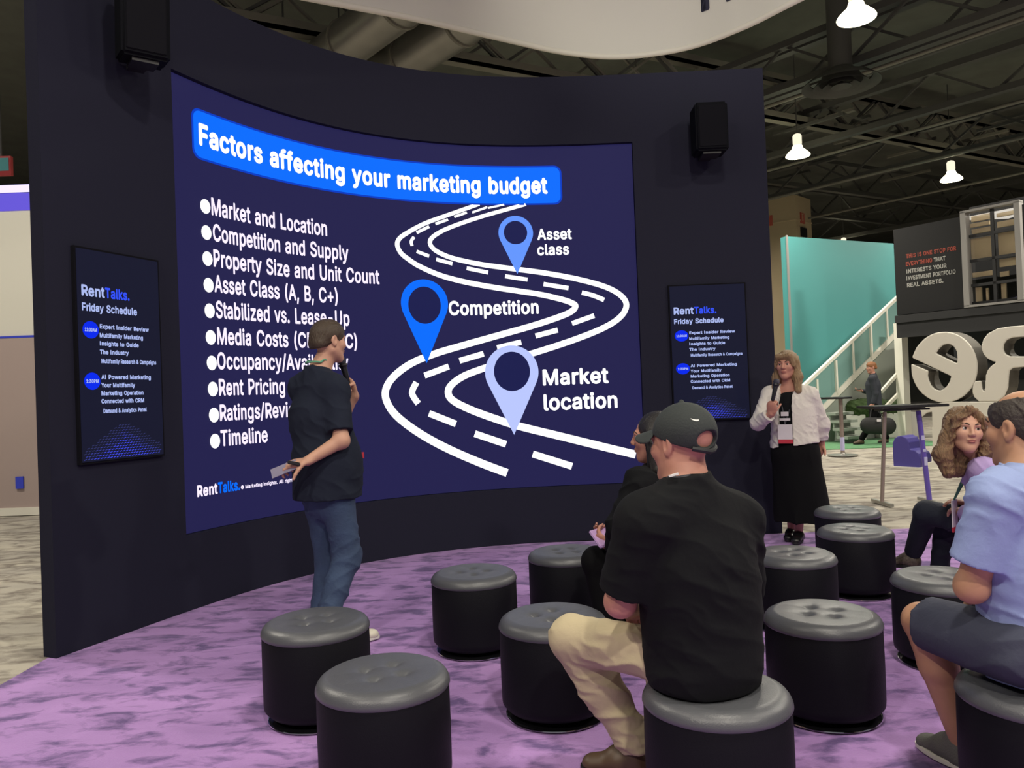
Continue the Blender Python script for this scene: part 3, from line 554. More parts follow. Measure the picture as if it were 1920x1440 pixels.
# high-bay lamps: the three in view, and the rest of the same rows over the audience
def highbay(p, label, power=LAMP_W):
    rt = empty('high_bay_lamp', p, label, 'ceiling lamp', 'high bay lamps of the hall')
    b = MB(); b.lathe([(.265, 0), (.270, .015), (.25, .05), (.19, .11), (.125, .165), (.10, .24), (.095, .235), (.115, .16), (.18, .10), (.24, .045), (.260, .005)], p, 32, cap=False)
    b.build('lamp_shade', M['lampbell'], rt, smooth=True)
    b = MB(); b.lathe([(.09, .235), (.10, .30), (.10, .46), (.08, .50), (.03, .52)], p, 24); b.build('lamp_housing', M['lampneck'], rt, smooth=True)
    b = MB(); b.tube([p + V(0, 0, .52), V(p.x, p.y, 9.09)], .012, 8); b.build('suspension_rod', M['darksteel'], rt)
    ld = bpy.data.lights.new('lamp_light', 'AREA'); ld.shape = 'DISK'; ld.size = .42; ld.energy = power; ld.color = LAMP_COL
    lo = bpy.data.objects.new('lamp_light', ld); COL.objects.link(lo); lo.parent = rt; lo.location = (0, 0, .01)
    return rt
LZ = 6.55
highbay(atz(1606, 36, LZ), 'bright high bay lamp nearest the top edge, beside the white hanging banner')
highbay(atz(1496, 293, LZ), 'bright high bay lamp just right of the black stage wall')
highbay(atz(1784, 338, LZ), 'bright high bay lamp above the charcoal booth sign')
highbay(atz(1676, 430, 6.5) + V(0, 4, 0), 'tiny far high bay lamp just above the teal panel')
for x, y in ((-3.6, -2.8), (1.2, -3.0), (6.2, -3.0), (-3.4, 1.6), (1.2, 1.4), (6.0, 1.8), (-6.5, 6), (10.5, 6.5), (-9, 12), (11.3, 12.8), (3, 17), (15, 18), (-13, 15)):
    highbay(V(x, y, LZ), 'high bay lamp of the hall outside the picture', LAMP_W * (1.7 if y < -2 else (.35 if x < 0 else .8) if y < 3 else 2.4 if x > 2 else 1.5))

# ------------------------------------------------------------------ the curved stage wall
WCX, WCY, WR, W3, W4 = .3888, 4.3029, 2.6992, -.3314, .3664
WH, WT, WS = 4.22, .10, 6.333
_ph = np.linspace(math.radians(181.2), math.radians(40), 4000)
_u = _ph - 1.92
_r = WR + W3 * _u ** 3 + W4 * _u ** 4
_x = WCX + _r * np.cos(_ph); _y = WCY + _r * np.sin(_ph)
_s = np.concatenate([[0], np.cumsum(np.hypot(np.diff(_x), np.diff(_y)))])
_s -= np.interp(-math.radians(180.96), -_ph, _s)
_nx = np.gradient(_y, _s); _ny = -np.gradient(_x, _s)      # towards the audience
def wp(s, z, off=0.0):
    x, y = np.interp(s, _s, _x), np.interp(s, _s, _y); nx, ny = np.interp(s, _s, _nx), np.interp(s, _s, _ny)
    return Vector((x + nx * off, y + ny * off, z))
LS0, LS1, LZ0, LZ1 = .945, 5.13, .50, 3.60
LR = -.035
ss = sorted(set([round(x, 4) for x in np.linspace(0, WS, 90)] + [LS0, LS1]))
zz = [.0045, LZ0, LZ1, WH]
b = MB(); NS, NZ = len(ss), len(zz)
fr = [[None] * NZ for _ in ss]; bk = [[None] * NZ for _ in ss]; vs_ = []
for i, s_ in enumerate(ss):
    for j, z_ in enumerate(zz):
        fr[i][j] = len(vs_); vs_.append(wp(s_, z_, 0)); bk[i][j] = len(vs_); vs_.append(wp(s_, z_, -WT))
fs_ = []
for i in range(NS - 1):
    for j in range(NZ - 1):
        hole = ss[i] >= LS0 - 1e-6 and ss[i + 1] <= LS1 + 1e-6 and j == 1
        if not hole: fs_.append((fr[i][j], fr[i + 1][j], fr[i + 1][j + 1], fr[i][j + 1]))
        fs_.append((bk[i][j], bk[i][j + 1], bk[i + 1][j + 1], bk[i + 1][j]))
    fs_.append((fr[i][0], bk[i][0], bk[i + 1][0], fr[i + 1][0])); fs_.append((fr[i][-1], fr[i + 1][-1], bk[i + 1][-1], bk[i][-1]))
    if ss[i] >= LS0 - 1e-6 and ss[i + 1] <= LS1 + 1e-6:
        fs_.append((fr[i][1], fr[i + 1][1], bk[i + 1][1], bk[i][1])); fs_.append((fr[i][2], bk[i][2], bk[i + 1][2], fr[i + 1][2]))
for j in range(NZ - 1):
    fs_.append((fr[0][j], fr[0][j + 1], bk[0][j + 1], bk[0][j])); fs_.append((fr[-1][j], bk[-1][j], bk[-1][j + 1], fr[-1][j + 1]))
for s_ in (LS0, LS1):
    i = ss.index(s_); fs_.append((fr[i][1], fr[i][2], bk[i][2], bk[i][1]))
b.add(vs_, fs_); o = b.build('stage_wall', M['stagewall'], smooth=True, angle=.5)
tag(o, 'tall black curved stage wall framing the big screen', 'stage wall')

# ------------------------------------------------------------------ the LED wall and its slide
lw = empty('video_wall', wp(3.0, LZ0, LR), 'huge curved LED screen showing a marketing slide with a winding road', 'video wall')
def sheet(name, s0, s1, z0, z1, off, mat, parent, th=.02, n=60, nz=1):
    q = MB(); S = np.linspace(s0, s1, n); 
    v0 = [wp(s, z, off) for s in S for z in (z0, z1)] + [wp(s, z, off - th) for s in S for z in (z0, z1)]
    k = 2 * n; f = []
    for i in range(n - 1):
        a = 2 * i
        f += [(a, a + 2, a + 3, a + 1), (k + a, k + a + 1, k + a + 3, k + a + 2), (a, k + a, k + a + 2, a + 2), (a + 1, a + 3, k + a + 3, k + a + 1)]
    f += [(0, 1, k + 1, k), (2 * n - 2, k + 2 * n - 2, k + 2 * n - 1, 2 * n - 1)]
    q.add(v0, f); return q.build(name, mat, parent, smooth=True, angle=.5)
sheet('display_panel', LS0 + .004, LS1 - .004, LZ0 + .004, LZ1 - .004, LR, M['ledpanel'], lw)
def lp(off): return lambda s, z: wp(s, z, LR + off)
def flat_poly(q, pts, off):      # a star-shaped outline laid on the screen
    c = np.mean(pts, 0); P_ = [wp(c[0], c[1], LR + off)] + [wp(s, z, LR + off) for s, z in pts]; n = len(pts)
    q.add(P_, [(0, 1 + i, 1 + (i + 1) % n) for i in range(n)])
def rrect(s0, s1, z0, z1, r, off, q, n=50):
    top = []; S = sorted(set(list(np.linspace(s0, s1, n)) + [s0 + r * (1 - math.cos(t)) for t in np.linspace(0, PI / 2, 8)] + [s1 - r * (1 - math.cos(t)) for t in np.linspace(0, PI / 2, 8)]))
    for s in S:
        e = min(s - s0, s1 - s); d = 0 if e >= r else r - math.sqrt(max(0, r * r - (r - e) ** 2))
        top.append((s, z0 + d, z1 - d))
    q.add([wp(s, z, LR + off) for s, a, c in top for z in (a, c)], [(2 * i, 2 * i + 2, 2 * i + 3, 2 * i + 1) for i in range(len(S) - 1)])
q = MB(); rrect(1.150, 4.462, 3.078, 3.405, .06, .003, q); tb = q.build('title_banner', M['blue'], lw)
q = MB(); rrect(1.135, 4.477, 3.063, 3.420, .07, .002, q); q.build('banner_edge', M['blued'], tb)
q = MB(); put_text(q, 'Factors affecting your marketing budget', 1.192, 4.345, 3.172, .148, lp(.006), .034); q.build('title_text', M['white'], tb)
bul = [('Market and Location', 1.281, 2.325, 2.690, .132), ('Competition and Supply', 1.286, 2.513, 2.508, .130), ('Property Size and Unit Count', 1.284, 2.787, 2.326, .130),
       ('Asset Class (A, B, C+)', 1.284, 2.401, 2.146, .130), ('Stabilized vs. Lease-Up', 1.290, 2.501, 1.964, .130), ('Media Costs (CPL, CPC)', 1.294, 2.563, 1.778, .128),
       ('Occupancy/Availability', 1.286, 2.477, 1.602, .128), ('Rent Pricing', 1.293, 1.890, 1.417, .125), ('Ratings/Reviews', 1.294, 2.110, 1.238, .122), ('Timeline', 1.293, 1.716, 1.060, .120)]
dz = [2.741, 2.558, 2.376, 2.191, 2.012, 1.826, 1.648, 1.466, 1.284, 1.103]
for i, (t, s0, s1, z0, cp) in enumerate(bul):
    q = MB(); put_text(q, t, s0, s1, z0 + .006, cp * .92, lp(.006), .022); bt = q.build('bullet_text', M['lilac'], lw)
    q = MB(); c = (1.228 + .0018 * i, dz[i])
    flat_poly(q, [(c[0] + .044 * math.cos(t_), c[1] + .051 * math.sin(t_)) for t_ in np.linspace(0, 2 * PI, 24, endpoint=False)], .006); q.build('bullet_dot', M['white'], bt)
def catmull(P_, n=6):
    P_ = [np.array(p, float) for p in P_]; out = []
    for i in range(len(P_) - 1):
        a, b_, c, d = P_[max(i - 1, 0)], P_[i], P_[i + 1], P_[min(i + 2, len(P_) - 1)]
        for k in range(n):
            t = k / n; out.append(.5 * (2 * b_ + (c - a) * t + (2 * a - 5 * b_ + 4 * c - d) * t * t + (3 * b_ - a - 3 * c + d) * t ** 3))
    out.append(P_[-1]); return out
def ribbon(q, P_, wa, wb_, off, smooth=True, hcut=False):
    P_ = catmull(P_) if smooth else [np.array(p, float) for p in P_]; n = len(P_); vs = []
    for i, p in enumerate(P_):
        t = P_[min(i + 1, n - 1)] - P_[max(i - 1, 0)]; t /= max(np.linalg.norm(t), 1e-6); nn = np.array([-t[1], t[0]]); wd = wa + (wb_ - wa) * i / (n - 1)
        if hcut and i in (0, n - 1) and abs(nn[1]) > .2: nn = np.array([1 if nn[0] > 0 else -1, 0]) * min(1 / max(abs(t[1]), .25), 3)
        vs += [wp(*(p + nn * wd / 2), LR + off), wp(*(p - nn * wd / 2), LR + off)]
    q.add(vs, [(2 * i, 2 * i + 1, 2 * i + 3, 2 * i + 2) for i in range(n - 1)])
outer = [(3.719, 3.072), (3.487, 2.985), (3.225, 2.881), (3.041, 2.777), (2.976, 2.722), (2.962, 2.67), (2.992, 2.608), (3.05, 2.562), (3.147, 2.503), (3.339, 2.425), (3.561, 2.368), (3.851, 2.313), (4.208, 2.252), (4.415, 2.2), (4.525, 2.159), (4.556, 2.122), (4.478, 2.062), (4.197, 1.973), (3.868, 1.889), (3.539, 1.805), (3.263, 1.73), (3.046, 1.648), (2.88, 1.534), (2.806, 1.418), (2.825, 1.305), (2.915, 1.186), (3.105, 1.038), (3.342, .895), (3.628, .752), (3.878, .642)]
inner = [(4.143, 3.072), (3.749, 2.962), (3.453, 2.856), (3.304, 2.776), (3.258, 2.712), (3.299, 2.649), (3.409, 2.595), (3.539, 2.56), (3.732, 2.523), (3.989, 2.486), (4.265, 2.444), (4.568, 2.379), (4.822, 2.3), (4.964, 2.218), (5.020, 2.125), (4.966, 2.02), (4.807, 1.922), (4.512, 1.816), (4.118, 1.703), (3.907, 1.652), (3.735, 1.601), (3.528, 1.531), (3.405, 1.452), (3.373, 1.38), (3.418, 1.31), (3.565, 1.228), (3.775, 1.14), (3.996, 1.06), (4.399, .943), (4.797, .828), (5.05, .757)]
for P_ in (outer, inner):
    q = MB(); ribbon(q, P_, .034, .072, .002); q.build('road_line', M['white'], lw)
dashes = [[(3.799, 3.036), (3.947, 3.069)], [(3.652, 2.993), (3.791, 3.044)], [(3.488, 2.949), (3.603, 2.992)], [(3.315, 2.879), (3.43, 2.923)], [(3.141, 2.792), (3.257, 2.853)], [(3.096, 2.675), (3.09, 2.715), (3.117, 2.754)], [(3.135, 2.629), (3.247, 2.591)], [(3.31, 2.565), (3.455, 2.529)], [(3.583, 2.491), (3.776, 2.452)], [(3.929, 2.418), (4.131, 2.383)], [(4.275, 2.339), (4.5, 2.295)], [(4.62, 2.25), (4.724, 2.219), (4.819, 2.175)], [(4.52, 1.971), (4.724, 2.036)], [(4.183, 1.869), (4.388, 1.916)], [(3.831, 1.772), (4.052, 1.817)], [(3.486, 1.664), (3.707, 1.722)], [(3.165, 1.541), (3.387, 1.616)], [(3.09, 1.484), (3.046, 1.393), (3.099, 1.299)], [(3.193, 1.21), (3.432, 1.105)], [(3.599, 1.01), (3.878, .901)], [(4.117, .801), (4.468, .673)]]
for i, d in enumerate(dashes):
    wd = .017 + .045 * i / 20; q = MB(); ribbon(q, d, wd, wd, .002, smooth=len(d) > 2); q.build('road_dash', M['white'], lw)
def pin(c, r, hc, hr, tip, mat):
    q = MB(); n = 72; out = []; h = c[1] - tip; al = math.acos(min(.999, r / h))
    for k in range(n):
        t = -PI / 2 + 2 * PI * k / n; dd = abs(((t + PI / 2 + PI) % (2 * PI)) - PI)
        rr = r if dd > al else r / math.cos(al - dd)
        out.append((c[0] + rr * math.cos(t), c[1] + rr * math.sin(t)))
    inn = [(hc[0] + hr[0] * math.cos(-PI / 2 + 2 * PI * k / n), hc[1] + hr[1] * math.sin(-PI / 2 + 2 * PI * k / n)) for k in range(n)]
    q.add([wp(*p, LR + .004) for p in out + inn], [(k, (k + 1) % n, n + (k + 1) % n, n + k) for k in range(n)])
    o = q.build('map_pin', mat, lw); q = MB(); flat_poly(q, inn, .0035); q.build('pin_hole', M['hole'], o)
pin((4.04, 2.808), .157, (4.038, 2.812), (.106, .106), 2.435, M['pinlight'])
pin((3.188, 2.172), .213, (3.188, 2.158), (.147, .163), 1.648, M['blue'])
pin((3.955, 1.548), .242, (3.957, 1.555), (.163, .178), .982, M['pinpale'])
for t, s0, s1, z0, cp in (('Asset', 4.235, 4.549, 2.745, .098), ('class', 4.229, 4.519, 2.605, .098), ('Competition', 3.405, 4.221, 2.075, .122), ('Market', 4.233, 4.831, 1.423, .140), ('location', 4.233, 4.903, 1.195, .142)):
    q = MB(); put_text(q, t, s0, s1, z0, cp, lp(.006), .026); q.build('pin_caption', M['white'], lw)
q = MB(); put_text(q, 'Rent', 1.075, 1.252, .739, .075, lp(.006), .028); q.build('footer_logo', M['lilac'], lw)
q = MB(); put_text(q, 'Talks.', 1.256, 1.45, .739, .075, lp(.006), .028); q.build('footer_logo', M['blue'], lw)
q = MB(); put_text(q, '© Marketing insights. All rights', 1.459, 1.945, .741, .026, lp(.006), .03); q.build('footer_note', M['lilac'], lw)

# ------------------------------------------------------------------ the two schedule screens
def schedule(s0, wid, z0, z1, label):
    rt = empty('schedule_screen', wp(s0 + wid / 2, z0, 0), label, 'screen', 'schedule screens on the stage wall')
    sheet('bezel', s0 - .012, s0 + wid + .012, z0 - .012, z1 + .012, .026, M['ledframe'], rt, th=.025, n=10)
    pn = sheet('display_panel', s0, s0 + wid, z0, z1, .030, M['signpanel'], rt, th=.004, n=10)
    k = wid / .586
    fn = lambda s, z: wp(s0 + (s - .174) * k, z, .032)
    def t(txt, a, b_, z, cp, mat, nm, bold=.03):
        q = MB(); put_text(q, txt, a, b_, z, cp, fn, bold); return q.build(nm, mat, rt)
    t('Rent', .199, .356, 2.012, .062, M['signtext'], 'logo_text'); t('Talks.', .358, .533, 2.012, .060, M['signblue'], 'logo_text')
    t('Friday Schedule', .199, .586, 1.925, .044, M['signtext'], 'heading_text')
    rows = [(1.84, .314, .672, 'Expert Insider Review'), (1.788, .312, .625, 'Multifamily Marketing'), (1.74, .311, .591, 'Insights to Guide'), (1.69, .309, .514, 'The Industry'), (1.637, .318, .722, 'Multifamily Research & Campaigns'),
            (1.543, .314, .676, 'AI Powered Marketing'), (1.495, .312, .553, 'Your Multifamily'), (1.448, .311, .615, 'Marketing Operation'), (1.401, .309, .618, 'Connected with CRM'), (1.344, .321, .636, 'Demand & Analytics Panel')]
    for z, a, b_, s in rows: t(s, a, b_, z - .012, .025, M['signtext'], 'schedule_line', .035)
    for z, s in ((1.815, '11:00AM'), (1.518, '1:30PM')):
        q = MB(); c = [(.253 + .054 * math.cos(a), z + .050 * math.sin(a)) for a in np.linspace(0, 2 * PI, 32, endpoint=False)]
        P_ = [wp(s0 + (.253 - .174) * k, z, .0315)] + [wp(s0 + (x - .174) * k, y, .0315) for x, y in c]
        q.add(P_, [(0, 1 + i, 1 + (i + 1) % 32) for i in range(32)]); bd = q.build('time_disc', M['timeblue'], rt)
        q = MB(); put_text(q, s, .213, .294, z - .009, .020, fn, .035); q.build('time_text', M['signtext'], bd)
    q = MB(); zc = z0 + .012
    for r in range(13):
        for c in range(25):
            u = (c + .5 * (r % 2)) / 25; x = s0 + wid * (.03 + .94 * u); z = zc + .0155 * r
            e = abs(u - .5) * 2; v = 1 - r / 13 - e * (.75 + .02 * r)
            if v < -.12: continue
            q.m = 0 if v > .42 else 1 if v > .16 else 2
            l = wid / 25 * .36; q.add([wp(x - l, z - .002, .032), wp(x + l, z + .003, .032), wp(x + l, z + .0075, .032), wp(x - l, z + .0025, .032)], [(0, 1, 2, 3)])
    q.build('dot_pattern', [M['dotb'], M['dotm'], M['dotd']], rt)
schedule(.174, .580, 1.055, 2.28, 'narrow upright schedule screen at the left end of the black wall')
schedule(5.405, .672, 1.055, 2.265, 'narrow upright schedule screen behind the woman in the white jacket')

# ------------------------------------------------------------------ wall speakers
def wallspeaker(c, fwd, label, wd=.31, ht=.43, dp=.26, tilt=0.0):
    fwd = Vector(fwd).normalized(); sd = V(0, 0, 1).cross(fwd).normalized(); up = fwd.cross(sd)
    rt = empty('wall_speaker', c, label, 'loudspeaker', 'loudspeakers on the stage wall')
    q = MB(); q.box(c, (wd, dp, ht), (sd, fwd, up)); q.build('cabinet', M['speaker'], rt, bevel=.018, seg=3, smooth=True)
    q = MB(); q.box(c + fwd * (dp / 2 + .002), (wd - .05, .012, ht - .06), (sd, fwd, up)); q.build('grille', M['ledframe'], rt, bevel=.004)
    q = MB(); q.box(c - fwd * (dp / 2 + .05) - up * (ht / 2 - .02), (.10, .16, .03), (sd, fwd, up)); q.box(c - up * (ht / 2 + .012), (wd * .55, dp * .7, .02), (sd, fwd, up)); q.build('bracket', M['black'], rt)
n_ = wp(.52, 0, 1) - wp(.52, 0, 0)
wallspeaker(wp(.50, 3.66, .24), n_ + V(-.1, -.75, -.12), 'black loudspeaker high on the left end of the stage wall', wd=.27, ht=.46, dp=.22)
n_ = wp(5.76, 0, 1) - wp(5.76, 0, 0)
wallspeaker(wp(5.77, 3.60, .23), n_, 'black loudspeaker high on the right part of the stage wall', wd=.28, ht=.42, dp=.24)

# ------------------------------------------------------------------ hanging white banner
bp_ = [(610, 0), (780, 33), (950, 72), (1060, 96), (1165, 104), (1285, 88), (1390, 50), (1490, 0)]
BZ = 5.2
pl = [np.array(atz(px, py, BZ)[:2]) for px, py in bp_]
pl = [pl[0] + (pl[0] - pl[1]) * 4.2] + [pl[0] + (pl[0] - pl[1]) * 2] + pl + [pl[-1] + (pl[-1] - pl[-2]) * 2, pl[-1] + (pl[-1] - pl[-2]) * 4]
cv = catmull(pl, 10)
rt = empty('hanging_banner', V(cv[60][0], cv[60][1], BZ), 'white curved fabric banner hanging from the ceiling above the stage', 'banner')
q = MB(); nB = len(cv); nrm = []
for i in range(nB):
    t = cv[min(i + 1, nB - 1)] - cv[max(i - 1, 0)]; t = t / np.linalg.norm(t); nrm.append(np.array([t[1], -t[0]]))
BH = 1.5
vs_ = []
for i in range(nB):
    for off in (0, -.05):
        for z in (BZ, BZ + BH): vs_.append((cv[i][0] + nrm[i][0] * off, cv[i][1] + nrm[i][1] * off, z))
fs_ = []
for i in range(nB - 1):
    a = 4 * i; e = a + 4
    fs_ += [(a, e, e + 1, a + 1), (a + 2, a + 3, e + 3, e + 2), (a, a + 2, e + 2, e), (a + 1, e + 1, e + 3, a + 3)]
fs_ += [(0, 1, 3, 2), (4 * nB - 4, 4 * nB - 2, 4 * nB - 1, 4 * nB - 3)]
q.add(vs_, fs_); q.build('fabric', M['banner'], rt, smooth=True, angle=.6)
q = MB(); q.tube([(cv[i][0] - nrm[i][0] * .025, cv[i][1] - nrm[i][1] * .025, BZ) for i in range(nB)], .032, 10); q.build('hem_tube', M['offwhite'], rt, smooth=True)
for i in range(5, nB, 22):
    q = MB(); q.tube([(cv[i][0] - nrm[i][0] * .025, cv[i][1] - nrm[i][1] * .025, BZ + BH), (cv[i][0], cv[i][1], 9.09)], .006, 6)
    q.build('hanging_wire', M['darksteel'], rt)
cvl = np.concatenate([[0], np.cumsum([np.linalg.norm(cv[i + 1] - cv[i]) for i in range(nB - 1)])])
def bpt(s, z): return Vector((np.interp(s, cvl, [c[0] for c in cv]) + np.interp(s, cvl, [c[0] for c in nrm]) * .006, np.interp(s, cvl, [c[1] for c in cv]) + np.interp(s, cvl, [c[1] for c in nrm]) * .006, z))
def bs(px, py):
    p = np.array(atz(px, py, BZ)[:2]); i = int(np.argmin([np.linalg.norm(c - p) for c in cv])); return cvl[i]
for t, a, c, z, mt in (('n.', bs(955, 70), bs(992, 80), BZ + .52, 'red'), ('n', bs(1318, 78), bs(1378, 56), BZ + .34, 'darkprint')):
    q = MB(); put_text(q, t, a, c, z, .5, bpt, .01); q.build('banner_letter', M[mt], rt)

# unseen spot lamp, its place made up, added to brighten the banner
p = V(.9, 1.2, 5.4); tgt = V(2.1, 8.2, 5.75); d = (tgt - p).normalized(); rt = empty('added_spotlight', p, 'unseen spot lamp added over the audience, aimed at the white banner', 'added_spotlight')
a = d.orthogonal().normalized(); q = MB(); q.lathe([(.05, -.22), (.085, -.16), (.085, .06), (.095, .08), (.095, .10), (.082, .10), (.082, -.1)], p, 24, (a, d.cross(a), d), cap=False); q.build('housing', M['black'], rt, smooth=True)
q = MB(); q.tube([p - d * .1 + V(0, 0, .08), V(p.x, p.y - .09, 9.09)], .015, 8); q.build('drop_pole', M['darksteel'], rt)
ld = bpy.data.lights.new('added_spot_light', 'SPOT'); ld.energy = 700; ld.spot_size = math.radians(44); ld.spot_blend = .9; ld.shadow_soft_size = .06; ld.color = (1, .96, .84)
lo = bpy.data.objects.new('added_spot_light', ld); COL.objects.link(lo); lo.parent = rt; lo.rotation_euler = d.to_track_quat('-Z', 'Y').to_euler(); lo.location = d * .11
# ------------------------------------------------------------------ stools
def stool_proto():
    R_, H_ = .225, .41
    rt = empty('stool', (0, 0, 0))
    q = MB(); q.lathe([(.19, .035), (.205, .04), (R_ - .002, .06), (R_, .08), (R_ + .001, .2), (R_, H_ - .055), (R_ - .003, H_ - .047)], n=64)
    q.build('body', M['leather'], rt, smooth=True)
    q = MB(); nr, nt_ = 26, 64; vs = [(0, 0, 0)]; pts = [(R_ - .001, H_ - .050), (R_ + .004, H_ - .043), (R_ + .003, H_ - .034), (R_ - .002, H_ - .022), (R_ - .010, H_ - .011), (R_ - .022, H_ - .004)]
    prof = pts + [(r, None) for r in np.linspace(R_ - .034, .012, 20)]
    tf = [(.072 * math.cos(a), .072 * math.sin(a)) for a in (PI / 4, 3 * PI / 4, 5 * PI / 4, 7 * PI / 4)]
    def top(x, y):
        z = H_ + .006 * (1 - (x * x + y * y) / R_ ** 2)
        for a, c in tf:
            d2 = (x - a) ** 2 + (y - c) ** 2; z -= .014 * math.exp(-d2 / .00035) + .007 * math.exp(-d2 / .0022)
        z -= .0012 * math.exp(-(min(abs(abs(x) - .051), abs(abs(y) - .051)) / .008) ** 2) * (1 if x * x + y * y < .03 else 0)
        return z
    vs = []
    for r, z in prof:
        for k in range(nt_):
            x, y = r * math.cos(2 * PI * k / nt_), r * math.sin(2 * PI * k / nt_); vs.append((x, y, z if z is not None else top(x, y)))
    vs.append((0, 0, top(0, 0))); n = len(prof)
    fs = [(i * nt_ + k, i * nt_ + (k + 1) % nt_, (i + 1) * nt_ + (k + 1) % nt_, (i + 1) * nt_ + k) for i in range(n - 1) for k in range(nt_)] + [((n - 1) * nt_ + k, (n - 1) * nt_ + (k + 1) % nt_, len(vs) - 1) for k in range(nt_)]
    q.add(vs, fs); q.build('cushion', M['leathertoplit'], rt, smooth=True, angle=1.2)
    q = MB(); q.lathe([(.06, .012), (.06, .036)], n=24); q.lathe([(.205, .004), (.207, .009), (.200, .013), (.05, .020)], n=64); q.build('base_plate', M['glossblack'], rt, smooth=True)
    q = MB(); q.tube([(.208 * math.cos(t), .208 * math.sin(t), .0085) for t in np.linspace(0, 2 * PI, 65)], .0035, 6, cap=False); q.build('base_rim', M['chrome'], rt, smooth=True)
    return rt
def copy_tree(o, parent=None):
    c = o.copy(); COL.objects.link(c); c.parent = parent
    for ch in o.children: copy_tree(ch, c)
    return c
STOOL = stool_proto(); _first = [True]
def stool(px, py, label, rz=0, xy=None):
    o = STOOL if _first[0] else copy_tree(STOOL); _first[0] = False
    p = atz(px, py, .41) if xy is None else V(*xy, 0)
    o.location = (p.x, p.y, .005); o.rotation_euler.z = rz
    return tag(o, label, 'stool', 'round black leather stools')
stool(592, 1163, "black round stool behind the frontmost empty one, hiding the standing man's feet", .35)
stool(718, 1262, 'empty black round stool nearest to the viewer with a deeply buttoned top', .5)
stool(888, 1073, 'empty black round stool standing alone in the middle of the purple carpet', .9)
stool(1062, 1034, 'black round stool nearest the big screen, beside the dark-haired sitter', .2)
stool(1036, 1155, 'black round stool behind the khaki knee of the man in the cap', .7)
sF = stool(1342, 1290, 'black round stool on which the man in the dark cap sits', .3)
stool(1541, 1149, 'empty black stool between the capped man and the blue-shirted man', 1.1)
stool(1487, 1037, 'black round stool before the standing woman, half hidden by the man in the cap', .4)
stool(1603, 992, 'black round stool with a dark gap below, in front of the farthest stool', .8)
stool(1588, 955, 'farthest black round stool, beside the standing woman\'s skirt hem', 0)
stool(1768, 1080, 'black round stool behind the bare elbow of the man in the blue shirt', .6)
sL = stool(1950, 1284, 'black round stool on which the man in the blue shirt sits', .2)

# ================================================================== THE HALL BEHIND THE STAGE
AZA = V(math.sin(math.radians(65)), math.cos(math.radians(65)), 0); AZB = V(math.sin(math.radians(-36)), math.cos(math.radians(-36)), 0)
NA = V(AZA.y, -AZA.x, 0); NB = V(-AZB.y, AZB.x, 0)
if NA.y > 0: NA = -NA
if NB.y > 0: NB = -NB
UP = V(0, 0, 1)
def flatz(p, z): return V(p.x, p.y, z)
# beige column house
c = at(1496, 500, 26); e1 = V(-.80, .60, 0); e2 = V(.72, .69, 0)
rt = empty('column', (c.x, c.y, 0), 'tall beige square column with red signs beyond the stage wall', 'column')
b = MB(); ht = at(1496, 364, 26).z; L1, L2 = 1.15, 1.15
b.prism([flatz(c, -.01), flatz(c + e1 * L1, -.01), flatz(c + e1 * L1 + e2 * L2, -.01), flatz(c + e2 * L2, -.01)], V(0, 0, ht)); b.build('shaft', M['cream'], rt)
b = MB(); z = at(1496, 412, 26).z
o_ = .02; b.prism([flatz(c - e1 * o_ - e2 * o_, z), flatz(c + e1 * (L1 + o_) - e2 * o_, z), flatz(c + e1 * (L1 + o_) + e2 * (L2 + o_), z), flatz(c + e2 * (L2 + o_) - e1 * o_, z)], V(0, 0, .05)); b.build('moulding', M['cream'], rt)
for d, n, t in ((e2, e1, .45), (e1, e2, .92)):
    p = c + d * t; p = flatz(p, at(1518, 405, 26).z)
    b = MB(); b.box(p - n * .015, (.30, .02, .36), (d, n, UP)); sg = b.build('fire_sign', M['coral'], rt)
    b = MB(); b.box(p - n * .027, (.07, .006, .20), (d, n, UP)); b.box(p - n * .027 + UP * .13, (.12, .006, .035), (d, n, UP)); b.build('sign_symbol', M['cream'], sg)
p = flatz(c + e2 * .50, at(1515, 432, 26).z); b = MB(); b.box(p - e1 * .02, (.42, .04, .32), (e2, e1, UP)); b.build('vent', M['boothdark'], rt)
# teal panel
p0 = at(1478, 560, 19)
TL, TR = atp(1474, 443, p0, AZA), atp(1676, 456, p0, AZA)
rt = empty('display_wall', flatz((TL + TR) / 2, 0), 'tall teal panel wall behind the staircase', 'panel wall')
b = MB(); b.box(flatz((TL + TR) / 2, TL.z / 2) - NA * .1, ((TR - TL).length, .2, TL.z), (AZA, NA, UP)); b.build('panel', M['teal'], rt, bevel=.01)
b = MB(); b.bar(TL + NA * .02 + UP * .02, flatz(TL, 0.05) + NA * .02, .03, .05, AZA); b.build('edge_trim', M['grey'], rt)
# staircase
p1 = at(1560, 700, 17.6)
rt = empty('staircase', flatz(p1, 0), 'grey staircase with white handrails rising in front of the teal panel', 'staircase')
A0, A1 = atp(1522, 786, p1, AZA), atp(1684, 620, p1, AZA); B0, B1 = atp(1506, 724, p1, AZA), atp(1684, 556, p1, AZA)
C0 = flatz(A0, max(A0.z, .05)); gnd0 = flatz(atp(1540, 790, p1, AZA), 0)
b = MB(); b.prism([flatz(A0 + AZA * .35, 0.005), flatz(A1, 0.005), A1 - UP * .12, A0 + AZA * .35 + UP * (.35 * (A1.z - A0.z) / (A1 - A0).dot(AZA) - .12)], -NA * .05); b.build('side_panel', M['stairgrey'], rt)
b = MB(); b.bar(A0, A1, .07, .12); b.build('stringer', M['offwhite'], rt)
b = MB(); b.bar(B0, B1, .08, .07); b.build('handrail', M['offwhite'], rt)
n = 5
